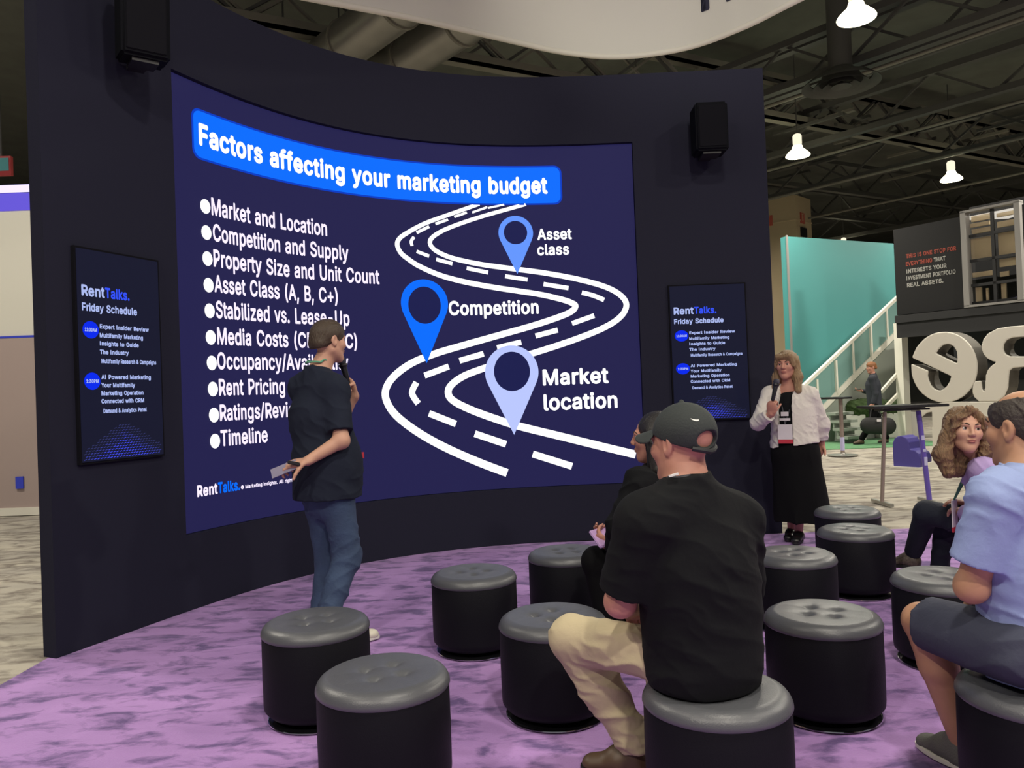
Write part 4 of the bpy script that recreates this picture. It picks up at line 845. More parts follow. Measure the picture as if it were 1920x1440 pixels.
for i in range(n):
    t = (i + .35) / n; b = MB(); b.bar(A0.lerp(A1, t), flatz(A0.lerp(A1, t), B0.lerp(B1, t).z), .10 if i in (1, 3) else .05, .05, AZA); b.build('baluster', M['offwhite'], rt)
b = MB(); b.prism([A0 + UP * .06, A1 + UP * .06, B1 - UP * .03, B0 - UP * .03], -NA * .012); b.build('glass_panel', M['stairglass'], rt)
steps = 11
for i in range(steps):
    q = A0.lerp(A1, i / steps); z = max(q.z - .08, .14); b = MB(); b.box(flatz(q, z) - NA * .75 + AZA * .12, (.30, 1.3, .05), (AZA, NA, UP)); b.build('tread', M['stairgrey'], rt)
for i in range(4):
    q = flatz(atp(1547, 800, p1, AZA), 0) - NA * 0 ; b = MB(); b.box(q + NA * (.62 - .10 * i) + UP * (.13 + .17 * i) + AZA * .10, (.55, .30, .06), (AZA, NA, UP)); b.box(q + NA * (.58 - .10 * i) + UP * (.06 + .17 * i) + AZA * .10, (.50, .03, .12), (AZA, NA, UP)); b.build('lower_step', M['stairgrey'], rt)
a0, a1 = atp(1652, 735, p1 + NA * .4, AZA), atp(1686, 697, p1 + NA * .4, AZA); b = MB(); b.bar(a0, a1, .06, .07); b.build('lower_rail', M['offwhite'], rt)
b = MB(); a0, a1 = atp(1652, 772, p1 + NA * .4, AZA), atp(1688, 735, p1 + NA * .4, AZA); b.bar(a0, a1, .06, .07); b.build('lower_rail', M['offwhite'], rt)
pc_ = atp(1692, 700, p1 + NA * .5, AZA); b = MB(); b.box(flatz(pc_, 1.32), (.20, .20, 2.64), (AZA, NA, UP)); b.build('newel_column', M['offwhite'], rt)
# charcoal booth
p2 = V(9.9, 15, 0)
def bp2(px, py): return atp(px, py, p2, AZB)
l_, r_ = flatz(bp2(1678, 500), 0), p2 - AZB * 5.5
zt, zb = 4.62, 2.75
rt = empty('exhibit_booth', flatz(bp2(1800, 500), 0), 'two-storey charcoal booth with coral and white lettering and a framed window', 'exhibition booth')
w0, w1 = bp2(1809, 490), bp2(1921, 490)
def slab(nm, a, c_, z0, z1, th, mat, par, off=0):
    b = MB(); mid = (a + c_) / 2; b.box(flatz(mid, (z0 + z1) / 2) - NB * (th / 2 - off), ((a - c_).length, th, z1 - z0), (AZB, NB, UP)); return b.build(nm, mat, par)
fa = slab('fascia', flatz(l_, 0), flatz(w0, 0), zb, zt, .18, M['booth'], rt)
slab('fascia', flatz(w1, 0), flatz(r_, 0), zb, zt, .18, M['booth'], rt); slab('fascia', flatz(w0, 0), flatz(w1, 0), zb, zb + .10, .18, M['booth'], rt)
b = MB(); b.box(flatz((l_ + r_) / 2, zb - .10) - NB * 1.6, ((l_ - r_).length, 3.4, .16), (AZB, NB, UP)); b.build('soffit', M['boothdark'], rt)
b = MB(); b.box(flatz((l_ + r_) / 2, zb - .32) + NB * .0, ((l_ - r_).length, .10, .36), (AZB, NB, UP)); b.build('valance', M['boothdark'], rt)
b = MB(); b.box(flatz((l_ + r_) / 2, 1.35) - NB * 2.6, ((l_ - r_).length, .12, 2.7), (AZB, NB, UP)); b.build('rear_partition', M['boothdark'], rt)
b = MB(); q = l_ - AZB * 1.6; b.box(flatz(q, .62) - NB * 1.7, (2.4, .5, 1.24), (AZB, NB, UP)); b.build('counter', M['boothdark'], rt)
lines = [(1699, 480, 1793, 465, 'THIS IS ONE STOP FOR', 'coral'), (1699, 495, 1748, 487, 'EVERYTHING', 'coral'), (1751, 487, 1773, 483, 'THAT', 'whiteletter'), (1700, 508, 1775, 498, 'INTERESTS YOUR', 'whiteletter'), (1700, 522, 1792, 508, 'INVESTMENT PORTFOLIO', 'whiteletter'), (1701, 534, 1769, 526, 'REAL ASSETS.', 'whiteletter')]
org = flatz(w0, 0)
for x0, y0, x1, y1, t, mt in lines:
    a, c_ = bp2(x0, y0 + 4), bp2(x1, y1 + 4); U0 = (a - org).dot(-AZB); U1 = (c_ - org).dot(-AZB)
    b = MB(); put_text(b, t, U0, U1, (a.z + c_.z) / 2, .085, lambda u, z: flatz(org - AZB * u, z) + NB * .004, .03); b.build('lettering', M[mt], rt)
wt_, wb2 = zt + .06, bp2(1817, 577).z + .02
W0, W1 = flatz(w0, 0), flatz(w1, 0); WL = (W1 - W0).length
fr_ = MB(); dx = -AZB
for a, c_, z0, z1 in ((W0, W0 + dx * .10, wb2, wt_), (W1 - dx * .10, W1, wb2, wt_)): 
    fr_.box(flatz((a + c_) / 2, (z0 + z1) / 2) + NB * .03, ((a - c_).length, .20, z1 - z0), (dx, NB, UP))
for z in (wb2, wt_): fr_.box(flatz((W0 + W1) / 2, z) + NB * .03, (WL, .20, .045), (dx, NB, UP))
wf = fr_.build('window_frame', M['grey'], rt)
mu = MB()
for t in (.5,): mu.box(flatz(W0 + dx * WL * t, (wb2 + wt_) / 2) - NB * .02, (.06, .05, wt_ - wb2), (dx, NB, UP))
for t in (.22, .48, .74): mu.box(flatz((W0 + W1) / 2, wb2 + (wt_ - wb2) * t) - NB * .02, (WL, .05, .055), (dx, NB, UP))
mu.build('muntin', M['boothdark'], wf)
gl = MB(); gl.box(flatz((W0 + W1) / 2, (wb2 + wt_) / 2) - NB * .05, (WL - .1, .008, wt_ - wb2), (dx, NB, UP)); gm = pbr('window_glass', (1, 1, 1), .02, spec=.5, trans=1.0); gl.build('pane', gm, wf)
rb = MB(); rb.box(flatz((W0 + W1) / 2, zt - .35) - NB * 1.5, (WL + 1, .05, 1.6), (dx, NB, UP)); rb.build('inner_wall', M['boothdark'], rt)
for u0, u1, z0, z1, d in ((.10, .46, .90, .96, .14), (.08, .42, .84, .88, .12), (.10, .46, .77, .82, .14), (.54, .95, .90, .94, .14), (.54, .95, .79, .85, .14), (.08, .45, .50, .72, .13), (.55, .95, .50, .73, .13), (.55, .95, .38, .46, .14), (.08, .45, .31, .36, .14), (.55, .70, .28, .33, .14), (.12, .22, .03, .20, .14), (.56, .64, .04, .22, .14), (.30, .34, .03, .18, .14)):
    b = MB(); b.box(flatz(W0 + dx * WL * (u0 + u1) / 2, wb2 + (wt_ - wb2) * (z0 + z1) / 2) - NB * d, (WL * (u1 - u0), .05, (wt_ - wb2) * (z1 - z0)), (dx, NB, UP)); b.build('inner_panel', M['cream'], rt)
ld = bpy.data.lights.new('booth_light', 'AREA'); ld.energy = 3; ld.size = 1.2; ld.color = (1, .93, .82); lo = bpy.data.objects.new('booth_light', ld); COL.objects.link(lo); lo.parent = rt; lo.matrix_world = Matrix.Translation(flatz((W0 + W1) / 2, zt - .02) - NB * .28) @ Matrix.Rotation(0, 4, 'X')
for px, py in ((1785, 625), (1842, 627)):
    p = atp(px, py, p2 - NB * .9, AZB); b = MB(); b.lathe([(.001, 0), (.10, 0), (.10, .03)], flatz(p, zb - .21), 24, cap=False); b.build('downlight', M['spot'], rt)
# planters
def planter(px0, px1, py0, py1, Y, label, hedge_top, hx0, hx1):
    a, c_ = at(px0, py1, Y), at(px1, py1, Y); w_ = c_.x - a.x; z1 = at(px0, py0, Y).z
    rt = empty('planter', ((a.x + c_.x) / 2, Y, 0), label, 'planter', 'white planters by the stairs')
    b = MB(); b.box(((a.x + c_.x) / 2, Y + .25, z1 / 2 + .005), (w_, .5, z1)); b.build('box', M['planter'], rt, bevel=.012)
    h0, h1 = at(hx0, hedge_top, Y), at(hx1, hedge_top, Y); S = Solid(.03); zt_ = h0.z
    x = h0.x + .15
    while x < h1.x - .1:
        S.ell((x, Y + .25 + random.uniform(-.06, .06), zt_ - .22 + random.uniform(-.05, .03)), (.24, .26, .22), None, .05); S.ell((x, Y + .25, z1 + .05), (.24, .24, .25), None, .05); x += .22
    b = S.build('hedge', M['hedge'], rt, folds=[(.03, .11, (1, .3, .8), 1.5), (.02, .07, (-.4, .3, 1), 1.5)]); return rt
planter(1588, 1625, 779, 822, 17.6, 'white planter box with a green hedge, left of the far man', 746, 1596, 1640)
planter(1651, 1724, 776, 813, 17.9, 'white planter box with a green hedge, right of the far man', 748, 1640, 1712)
# bar tables
def bartable(x0, x1, py, Y, label, far):
    a, c_ = at(x0, py, Y), at(x1, py, Y); zt_ = 1.07; cx = (a.x + c_.x) / 2; w_ = c_.x - a.x
    rt = empty('bar_table', (cx, Y, 0), label, 'table')
    if far:
        b = MB(); b.lathe([(.001, zt_ - .035), (w_ / 2, zt_ - .035), (w_ / 2 + .005, zt_ - .015), (w_ / 2, zt_), (.001, zt_)], (cx, Y, 0), 40); b.build('table_top', M['tabletop'], rt, smooth=True)
        p = at(1578, 800, Y); b = MB(); b.tube([(p.x, Y, .03), (p.x, Y, zt_ - .03)], .035, 16); b.build('pole', M['pole'], rt, smooth=True)
        b = MB(); b.lathe([(.001, .005), (.26, .005), (.26, .02), (.05, .04), (.04, .06)], (p.x, Y, 0), 40); b.build('base', M['steel'], rt, smooth=True)
        b = MB(); b.tube([(p.x, Y, .10), (p.x, Y, .34)], .038, 16); b.build('sticker', M['sticker'], rt, smooth=True)
    else:
        b = MB(); b.box((cx, Y, zt_ - .014), (w_, .42, .028)); b.build('table_top', M['tabletop'], rt, bevel=.006)
        b = MB(); b.box((cx, Y, zt_ - .05), (w_ - .3, .20, .02)); b.build('apron', M['black'], rt)
        for lx, ly, mt in ((1659, 1654, 'pole'), (1722, 1743, 'purpleleg')):
            for dy in (0,):
                t, f_ = at(lx, 775, Y), at(ly, 943, Y); b = MB(); b.tube([(t.x, Y + dy, zt_ - .07), (f_.x, Y + dy * 1.1, .02)], .021 if mt == 'pole' else .027, 14); lg = b.build('leg', M[mt], rt, smooth=True)
                if mt == 'purpleleg':
                    for k_, (u, hh) in enumerate(((.30, .05), (.44, .03), (.56, .09))):
                        q = V(t.x, Y + dy, zt_ - .07).lerp(V(f_.x, Y + dy * 1.1, .02), u); b = MB(); b.box(q + V(0, -.028, 0), (.034, .006, hh)); b.build('sticker', M['sticker'], lg)
        for ly in (1654, 1743):
            f_ = at(ly, 943, Y); b = MB(); b.bar((f_.x, Y - .22, .018), (f_.x, Y + .22, .018), .04, .03); b.build('foot', M['steel'], rt)
bartable(1621, 1760, 760, 8.44, 'black-topped bar table with a purple leg in front of the big letters', False)
bartable(1540, 1595, 743, 14.1, 'small black-topped bar table with a single pole by the stairs', True)
# the big letters
p3 = at(1740, 760, 11.5); o3 = flatz(p3, 0)
def uz(px, py): q = atp(px, py, p3, AZB); return ((q - o3).dot(-AZB), q.z)
DEP = .34; DA = -NB
sculpt = empty('letter_sculpture', o3, 'giant white letter sculpture with a purple heart standing on the beige carpet', 'sculpture')
def letter(label, name, polys, h=.012, k=0):
    """polys: (adds?, outline in the letter's upright plane)"""
    P = [(op, np.array(q)) for op, q in polys]; lo2 = np.min([q.min(0) for op, q in P if op], 0); hi2 = np.max([q.max(0) for op, q in P if op], 0)
    def sd(X, Z, q):
        d2 = None; ins = None
        for i in range(len(q)):
            a, b_ = q[i - 1], q[i]; e = b_ - a; wx, wz = X - a[0], Z - a[1]; t = np.clip((wx * e[0] + wz * e[1]) / max(e @ e, 1e-9), 0, 1)
            dd = (wx - t * e[0]) ** 2 + (wz - t * e[1]) ** 2; d2 = dd if d2 is None else np.minimum(d2, dd)
            cr = ((a[1] > Z) != (b_[1] > Z)) & (X < (b_[0] - a[0]) * (Z - a[1]) / (b_[1] - a[1] + 1e-12) + a[0]); ins = cr if ins is None else ins ^ cr
        return np.where(ins, -1, 1) * np.sqrt(d2)
    def fn(X, Y, Z):
        d = None
        for op, q in P:
            s_ = sd(X[:, 0, :], Z[0, :, :], q)
            d = s_ if d is None else np.minimum(d, s_) if op else np.maximum(d, -s_)
        return np.maximum(d[:, None, :] + 0 * Y, np.abs(Y - DEP / 2) - DEP / 2)
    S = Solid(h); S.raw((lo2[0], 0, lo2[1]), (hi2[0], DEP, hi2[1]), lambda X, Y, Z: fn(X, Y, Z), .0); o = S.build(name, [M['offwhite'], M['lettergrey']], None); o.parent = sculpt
    me = o.data; co = np.zeros(len(me.vertices) * 3); me.vertices.foreach_get('co', co); co = co.reshape(-1, 3)
    cen = np.zeros(len(me.polygons) * 3); me.polygons.foreach_get('center', cen); cen = cen.reshape(-1, 3)
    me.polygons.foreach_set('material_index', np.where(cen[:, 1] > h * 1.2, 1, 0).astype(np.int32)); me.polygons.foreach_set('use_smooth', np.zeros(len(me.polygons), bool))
    W = np.outer(co[:, 0], -np.array(AZB)) + np.outer(co[:, 1], np.array(DA)) + np.outer(co[:, 2], [0, 0, 1])
    me.vertices.foreach_set('co', W.ravel()); me.update()
    o['label'] = label; return o
Z5 = lambda *p: [uz(1640 + x / 5.143, 600 + y / 5.143) for x, y in p]
t_ = np.linspace(0, 2 * PI, 56, endpoint=False)
c_, ex, ey = uz(1768, 688.5), uz(1832.5, 688.5), uz(1768, 622)
ea, eb = abs(ex[0] - c_[0]), abs(ey[1] - c_[1])
ring = [(c_[0] + ea * math.cos(a), c_[1] + eb * math.sin(a)) for a in t_]
letter('big white round mirrored letter e standing left of the larger mirrored R', 'sign_letter', [(True, ring), (False, Z5((590, 320), (612, 285), (640, 255), (668, 237), (700, 230), (732, 237), (760, 257), (783, 290), (795, 330), (797, 375), (790, 420))),
    (False, Z5((300, 330), (345, 358), (735, 542), (722, 590), (695, 635), (660, 668), (630, 680), (600, 676), (570, 660), (540, 628), (520, 580), (510, 535), (515, 490), (325, 412), (280, 400)))])
letter('big white mirrored letter R at the right edge above the balding head', 'sign_letter', [(True, Z5((1640, 30), (1440, 52), (1300, 62), (1180, 82), (1090, 130), (1045, 185), (1030, 240), (1032, 290), (1050, 335), (1085, 372), (1130, 396), (1175, 405), (1125, 440), (1090, 480), (1070, 530), (1065, 600), (1062, 660), (1052, 690), (1035, 670), (1026, 585), (965, 590), (945, 630), (938, 690), (955, 740), (985, 770), (1000, 786), (1180, 786), (1250, 730), (1285, 650), (1292, 540), (1300, 485), (1330, 462), (1440, 450), (1480, 450), (1480, 790), (1640, 790))),
    (False, Z5((1480, 158), (1330, 168), (1275, 190), (1245, 230), (1240, 280), (1258, 325), (1300, 350), (1480, 350)))])
letter('big white letter T with slab serifs standing under the mirrored e', 'sign_letter', [(True, Z5((425, 862), (620, 800), (700, 788), (1180, 786), (1172, 880), (1150, 900), (900, 880), (735, 885), (735, 1350), (780, 1400), (780, 1446), (480, 1446), (490, 1380), (560, 1360), (548, 885), (500, 895), (460, 930), (440, 945))), (True, Z5((1000, 800), (1172, 800), (1172, 1446), (1000, 1446)))])
letter('purple heart-shaped block at the foot of the big white letters', 'heart_block', [(True, Z5((180, 1425), (172, 1300), (170, 1190), (190, 1140), (225, 1118), (265, 1118), (305, 1138), (330, 1180), (338, 1248), (385, 1258), (425, 1290), (445, 1345), (440, 1400), (425, 1432)))])
bpy.data.objects['heart_block'].data.materials[0] = M['heart']; bpy.data.objects['heart_block'].data.materials[1] = M['heart']
sb = MB(); a, c2_ = uz(1672, 884), uz(1985, 884); sb.box(o3 - AZB * ((a[0] + c2_[0]) / 2) + DA * (DEP / 2) + UP * .004 , (c2_[0] - a[0], DEP + .12, .028), (-AZB, DA, UP)); sb.build('base_slab', M['offwhite'], sculpt)
# booth seen past the left end of the stage wall
rt = empty('exhibit_booth', at(-40, 970, 10.3), 'pale booth wall with a violet light strip left of the stage wall', 'exhibition booth'); rt.location.z = 0
a, c_ = at(-260, 700, 10.3), at(130, 700, 10.3); zb_ = lambda py: at(20, py, 10.3).z
def lb(nm, z0, z1, mat, y=0, th=.12):
    b = MB(); b.box(((a.x + c_.x) / 2, 10.3 + th / 2 + y, (z0 + z1) / 2), (c_.x - a.x, th, z1 - z0)); return b.build(nm, mat, rt)
lb('lower_panel', .10, zb_(632), M['panelpink']); lb('upper_panel', zb_(632), zb_(395), M['panelwhite'], .01); lb('skirting', 0, .10, M['offwhite'], -.03)
lb('light_band', zb_(395), zb_(362), M['stripviolet'], .0); lb('light_strip', zb_(360), zb_(348), M['striplight'], -.03, .06); lb('joint_strip', zb_(634), zb_(630), M['bluelogo'], -.004, .02)
b = MB(); p = at(37, 905, 10.28); b.box(p, (.10, .02, .16)); b.build('blue_mark', M['bluelogo'], rt)
p = at(2, 312, 12); tv = empty('hanging_screen', p, 'small red and teal screen glimpsed left of the stage wall', 'screen')
b = MB(); b.box(p, (.34, .06, .30)); b.build('casing', M['red'], tv); b = MB(); b.box(p + V(0, -.033, .02), (.28, .006, .20)); b.build('picture', M['teal'], tv); b = MB(); b.tube([p + V(0, 0, .14), V(p.x, p.y, 9.09)], .02, 8); b.build('drop_pole', M['darksteel'], tv)

# ================================================================== PEOPLE
def frame(f, up=V(0, 0, 1)):      # right-hand side of the person, forward, up
    f = Vector(f).normalized(); r = f.cross(Vector(up)).normalized(); return r, f, r.cross(f)
def add_head(S, c, fr, k=1.0, jaw=1.0):
    R_, F_, U_ = fr; L = lambda x, y, z: c + (R_ * x + F_ * y + U_ * z) * k
    e = lambda x, y, z, a, b, d, kk=.02, op='u': S.ell(L(x, y, z), (a * k, b * k, d * k), fr, kk * k, op)
    e(0, -.012, .030, .074, .095, .085); e(0, .030, -.028, .059, .066, .082, .025)
    for s_ in (-1, 1):
        S.cone(L(s_ * .050, .0, -.050), L(s_ * .014 * jaw, .066, -.096), .021 * k, .019 * k, .03 * k)
        e(s_ * .038, .058, -.018, .028, .030, .028, .02)
    e(0, .072, -.094, .020 * jaw, .016, .018, .02)
    S.cone(L(-.034, .080, .026), L(.034, .080, .026), .013 * k, None, .015 * k)
    for s_ in (-1, 1): e(s_ * .031, .102, .008, .020, .017, .013, .012, 's')
    S.cone(L(0, .090, .018), L(0, .108, -.020), .008 * k, .0115 * k, .010 * k)
    for s_ in (-1, 1): e(s_ * .011, .101, -.025, .009, .010, .008, .006)
    e(0, .093, -.052, .024, .009, .007, .006); e(0, .091, -.063, .020, .009, .007, .006)
    for s_ in (-1, 1):
        e(s_ * .077, -.006, .000, .010, .019, .032, .008); e(s_ * .086, -.001, .003, .007, .010, .018, .006, 's'); e(s_ * .077, -.002, -.024, .007, .009, .012, .008)
def face_parts(root, body, c, fr, k=1.0, look=(0, 1, 0), female=False, brow=True):
    R_, F_, U_ = fr; L = lambda x, y, z: c + (R_ * x + F_ * y + U_ * z) * k
    for s_ in (-1, 1):
        d = (R_ * look[0] + F_ * look[1] + U_ * look[2]).normalized(); a = d.orthogonal().normalized(); b = d.cross(a)
        q = MB(); pr = [(.012 * k * math.sin(t), .012 * k * math.cos(t)) for t in np.linspace(PI, 0, 19)]
        ec = L(s_ * .031, .0770, .008)
        for i in range(len(pr) - 1):
            q.m = 0 if i < 14 else 1 if i < 16 else 2; q.lathe([pr[i], pr[i + 1]], ec, 20, (a, b, d), cap=False)
        q.build('eye', [M['eyewhite'], M['iris'], M['pupil']], body, smooth=True, angle=3)
        if brow:
            q = MB(); q.tube([L(s_ * x, y, z) for x, y, z in ((.014, .094, .029), (.028, .092, .035), (.042, .083, .033), (.050, .072, .026))], [.003 * k, .0042 * k, .0036 * k, .0015 * k], 8); q.build('eyebrow', M['brow'], body, smooth=True)
    S = Solid(.0022 * k); S.ell(L(0, .0955, -.0525), (.021 * k, .0085 * k, .0048 * k), fr, .002); S.ell(L(0, .0945, -.0615), (.018 * k, .0085 * k, .0052 * k), fr, .002); S.build('lips', M['lips'], body)
def add_hand(S, w, d, n, t, curl=(45, 55, 35), thumb=(.55, .75, .35), k=1.0, spread=.0):
    """w wrist, d along the palm to the fingers, n out of the palm, t towards the thumb; curl = bend of the three finger joints"""
    d = Vector(d).normalized(); n = Vector(n); n = (n - d * n.dot(d)).normalized(); t0 = n.cross(d).normalized(); t = t0 if t0.dot(Vector(t)) > 0 else -t0
    S.cone(w, w + d * .055 * k + t * .006 * k, .026 * k, .037 * k, .015, (n, .45)); S.cone(w + d * .035 * k, w + d * .082 * k, .036 * k, .040 * k, .012, (n, .36))
    for i, (o_, L_, b_) in enumerate(((.030, .95, .084), (.0105, 1.06, .090), (-.0105, 1.0, .087), (-.030, .80, .079))):
        p = w + d * b_ * k + t * o_ * k; dd = (d + t * (o_ / .03) * spread).normalized(); a = 0
        for j, (sl, r0, r1) in enumerate(((.044, .0098, .0088), (.027, .0088, .0080), (.022, .0080, .0066))):
            a += math.radians(curl[j] + (i - 1.5) * 5); v_ = (dd * math.cos(a) + n * math.sin(a)); q = p + v_ * sl * L_ * k
            S.cone(p, q, r0 * k, r1 * k, .004); p = q
    p = w + d * .022 * k + t * .024 * k; v1 = (d * thumb[0] + t * thumb[1] + n * thumb[2]).normalized(); q = p + v1 * .042 * k
    S.cone(p, q, .0145 * k, .0115 * k, .010); v2 = (v1 + d * .35 + n * .55).normalized(); r_ = q + v2 * .032 * k
    S.cone(q, r_, .0110 * k, .0095 * k, .004); v3 = (v2 + n * .35).normalized(); S.cone(r_, r_ + v3 * .025 * k, .0095 * k, .0075 * k, .004)
def skin_body(S, J, f, k=1.0, legs=True, bare=False):
    """neck, trunk, arms and legs under the clothes, one surface"""
    r = Vector(f).cross(V(0, 0, 1)).normalized()
    S.cone(J['nk'] + V(0, 0, -.04), J['hd'] + V(0, 0, -.05), .060 * k, .053 * k, .03)
    S.cone(J['nk'] + V(0, 0, -.05), J['ch'], .075 * k, .11 * k, .05, (f, .7)); S.cone(J['ch'], J['pv'], .11 * k, .10 * k, .05, (f, .75))
    for s_ in 'LR':
        S.cone(J['nk'] + V(0, 0, -.05), J['sh' + s_], .045 * k, .050 * k, .05)
        S.cone(J['sh' + s_], J['el' + s_], .050 * k, .041 * k, .03); S.cone(J['el' + s_], J['wr' + s_], .042 * k, .027 * k, .02)
        S.ell(J['el' + s_], (.043 * k,) * 3, None, .02)
        if legs:
            S.cone(J['pv'], J['hp' + s_], .075 * k, .065 * k, .04); S.cone(J['hp' + s_], J['kn' + s_], .060 * k, (.056 if bare else .048) * k, .03)
            m_ = J['kn' + s_].lerp(J['an' + s_], .35); bk = (J['kn' + s_] - J['hp' + s_]).normalized() * -.012 if True else V(0, 0, 0)
            S.cone(J['kn' + s_], m_ + bk, (.055 if bare else .046) * k, (.058 if bare else .046) * k, .02); S.cone(m_ + bk, J['an' + s_], (.058 if bare else .046) * k, .034 * k, .02)
def short_hair(name, root, c, fr, mat, h=.004, k=1.0, bald=False, low=-.040, thick=1.0):
    R_, F_, U_ = fr; L = lambda x, y, z: c + (R_ * x + F_ * y + U_ * z) * k
    S = Solid(h); t = .006 * thick
    S.ell(L(0, -.014, .031), (.0775 * k, .0985 * k, .088 * k), fr, .01); S.ell(L(0, .004, .046), ((.068 + t) * k, (.086 + t) * k, (.072 + t) * k), fr, .02)
    S.cone(L(-.028, -.070, -.02), L(.028, -.070, -.02), (.035) * k, None, .03 * k)
    S.ell(L(0, .118, -.015), (.085 * k, .078 * k, .078 * k), fr, .01, 's')
    S.cut(L(0, -.06, low), -U_ * 1 + F_ * .25, .006)
    for s_ in (-1, 1): S.ell(L(s_ * .092, .012, -.022), (.032 * k, .042 * k, .044 * k), fr, .008, 's')
    if bald: S.ell(L(0, .020, .125), (.066 * k, .098 * k, .062 * k), fr, .012, 's')
    return S.build(name, mat, root, folds=[(.0022, .014, R_, .8)])
def shoe(name, root, an, toe, mat, sole, h=.005, w_=.046, k=1.0, tall=.085, up=V(0, 0, 1)):
    """from the ankle joint and the toe tip on the ground"""
    toe = Vector(toe); heel = V(an.x, an.y, 0); d = (toe - V(an.x, an.y, toe.z)); L_ = d.length; d.normalize()
    up = Vector(up); up = (up - d * up.dot(d)).normalized(); b = toe - d * (L_ + .045)        # back of the heel on the sole line
    r = d.cross(up)
    Z = lambda f_, z, s_=0: b + d * f_ + up * z + r * s_
    T = L_ + .045
    S = Solid(h)
    S.cone(Z(.045, .05), Z(T * .45, .052), .040, w_, .02, (up, 1.0)); S.cone(Z(T * .45, .045), Z(T - .045, .030), w_, .040, .02, (up, .72))
    S.cone(Z(.045, .04), Z(.06, tall), .040, .038, .03)
    S.cut(Z(0, .016), -up); o = S.build(name, mat, root)
    q = MB(); pts = []
    for a in np.linspace(0, 2 * PI, 40, endpoint=False):
        y = math.cos(a); x = T * (.5 - .5 * y) ; wdt = (w_ + .004) * abs(math.sin(a)) ** .6 * (.86 + .14 * math.sin(PI * x / T)) * (1 if math.sin(a) > 0 else -1)
        pts.append(Z(x, .003, wdt))
    q.prism(pts, up * .02); q.build('sole', sole, o, smooth=True, bevel=.004)
    return o
def lanyard(root, nk, f, low, mat, rr=.075, wd=.012):
    r = Vector(f).cross(V(0, 0, 1)).normalized(); f = Vector(f).normalized()
    pts = [nk + V(0, 0, .015) - f * .062, nk + r * .060 - f * .03 + V(0, 0, .012), nk + r * .066 + f * .035 - V(0, 0, .02), low]
    pts2 = [p - r * 2 * r.dot(p - nk) if i < 3 else p for i, p in enumerate(pts)]
    q = MB()
    for P_ in (pts, pts2):
        c = catmull(P_, 6); q.tube([Vector(p) for p in c], .0055, 8)
    return q.build('lanyard', mat, root, smooth=True)
def microphone(head, tail, label):
    d = (Vector(tail) - Vector(head)).normalized(); a = d.orthogonal().normalized(); b = d.cross(a); L_ = (Vector(tail) - Vector(head)).length
    rt = empty('microphone', head, label, 'microphone', 'microphones held by the speakers')
    q = MB(); q.lathe([(.002, -.026)] + [(.026 * math.sin(t), -.026 * math.cos(t)) for t in np.linspace(.2, 2.3, 12)], head, 24, (a, b, d)); q.build('grille', M['micgrille'], rt, smooth=True)
    q = MB(); q.lathe([(.020, .016), (.027, .020), (.027, .030), (.021, .036), (.019, .05), (.0145, L_), (.010, L_ + .006)], head, 24, (a, b, d)); q.build('handle', M['mic'], rt, smooth=True)
    return rt
def person(loc, label): return empty('person', loc, label, 'person')
def swoosh(name, root, fn, mat, L_):
    q = MB(); top, bot = [], []
    for t in np.linspace(0, 1, 12):
        top.append((t * L_, .30 * L_ * t ** 1.6 + .10 * L_ * (1 - t) ** 2)); bot.append((t * L_, .30 * L_ * t ** 1.6 + .10 * L_ * (1 - t) ** 2 - .13 * L_ * math.sin(PI * min(1, .18 + .82 * t)) - .002))
    P_ = [fn(*p) for p in top] + [fn(*p) for p in bot]
    q.add(P_, [(i, i + 1, 13 + i, 12 + i) for i in range(11)]); return q.build(name, mat, root)

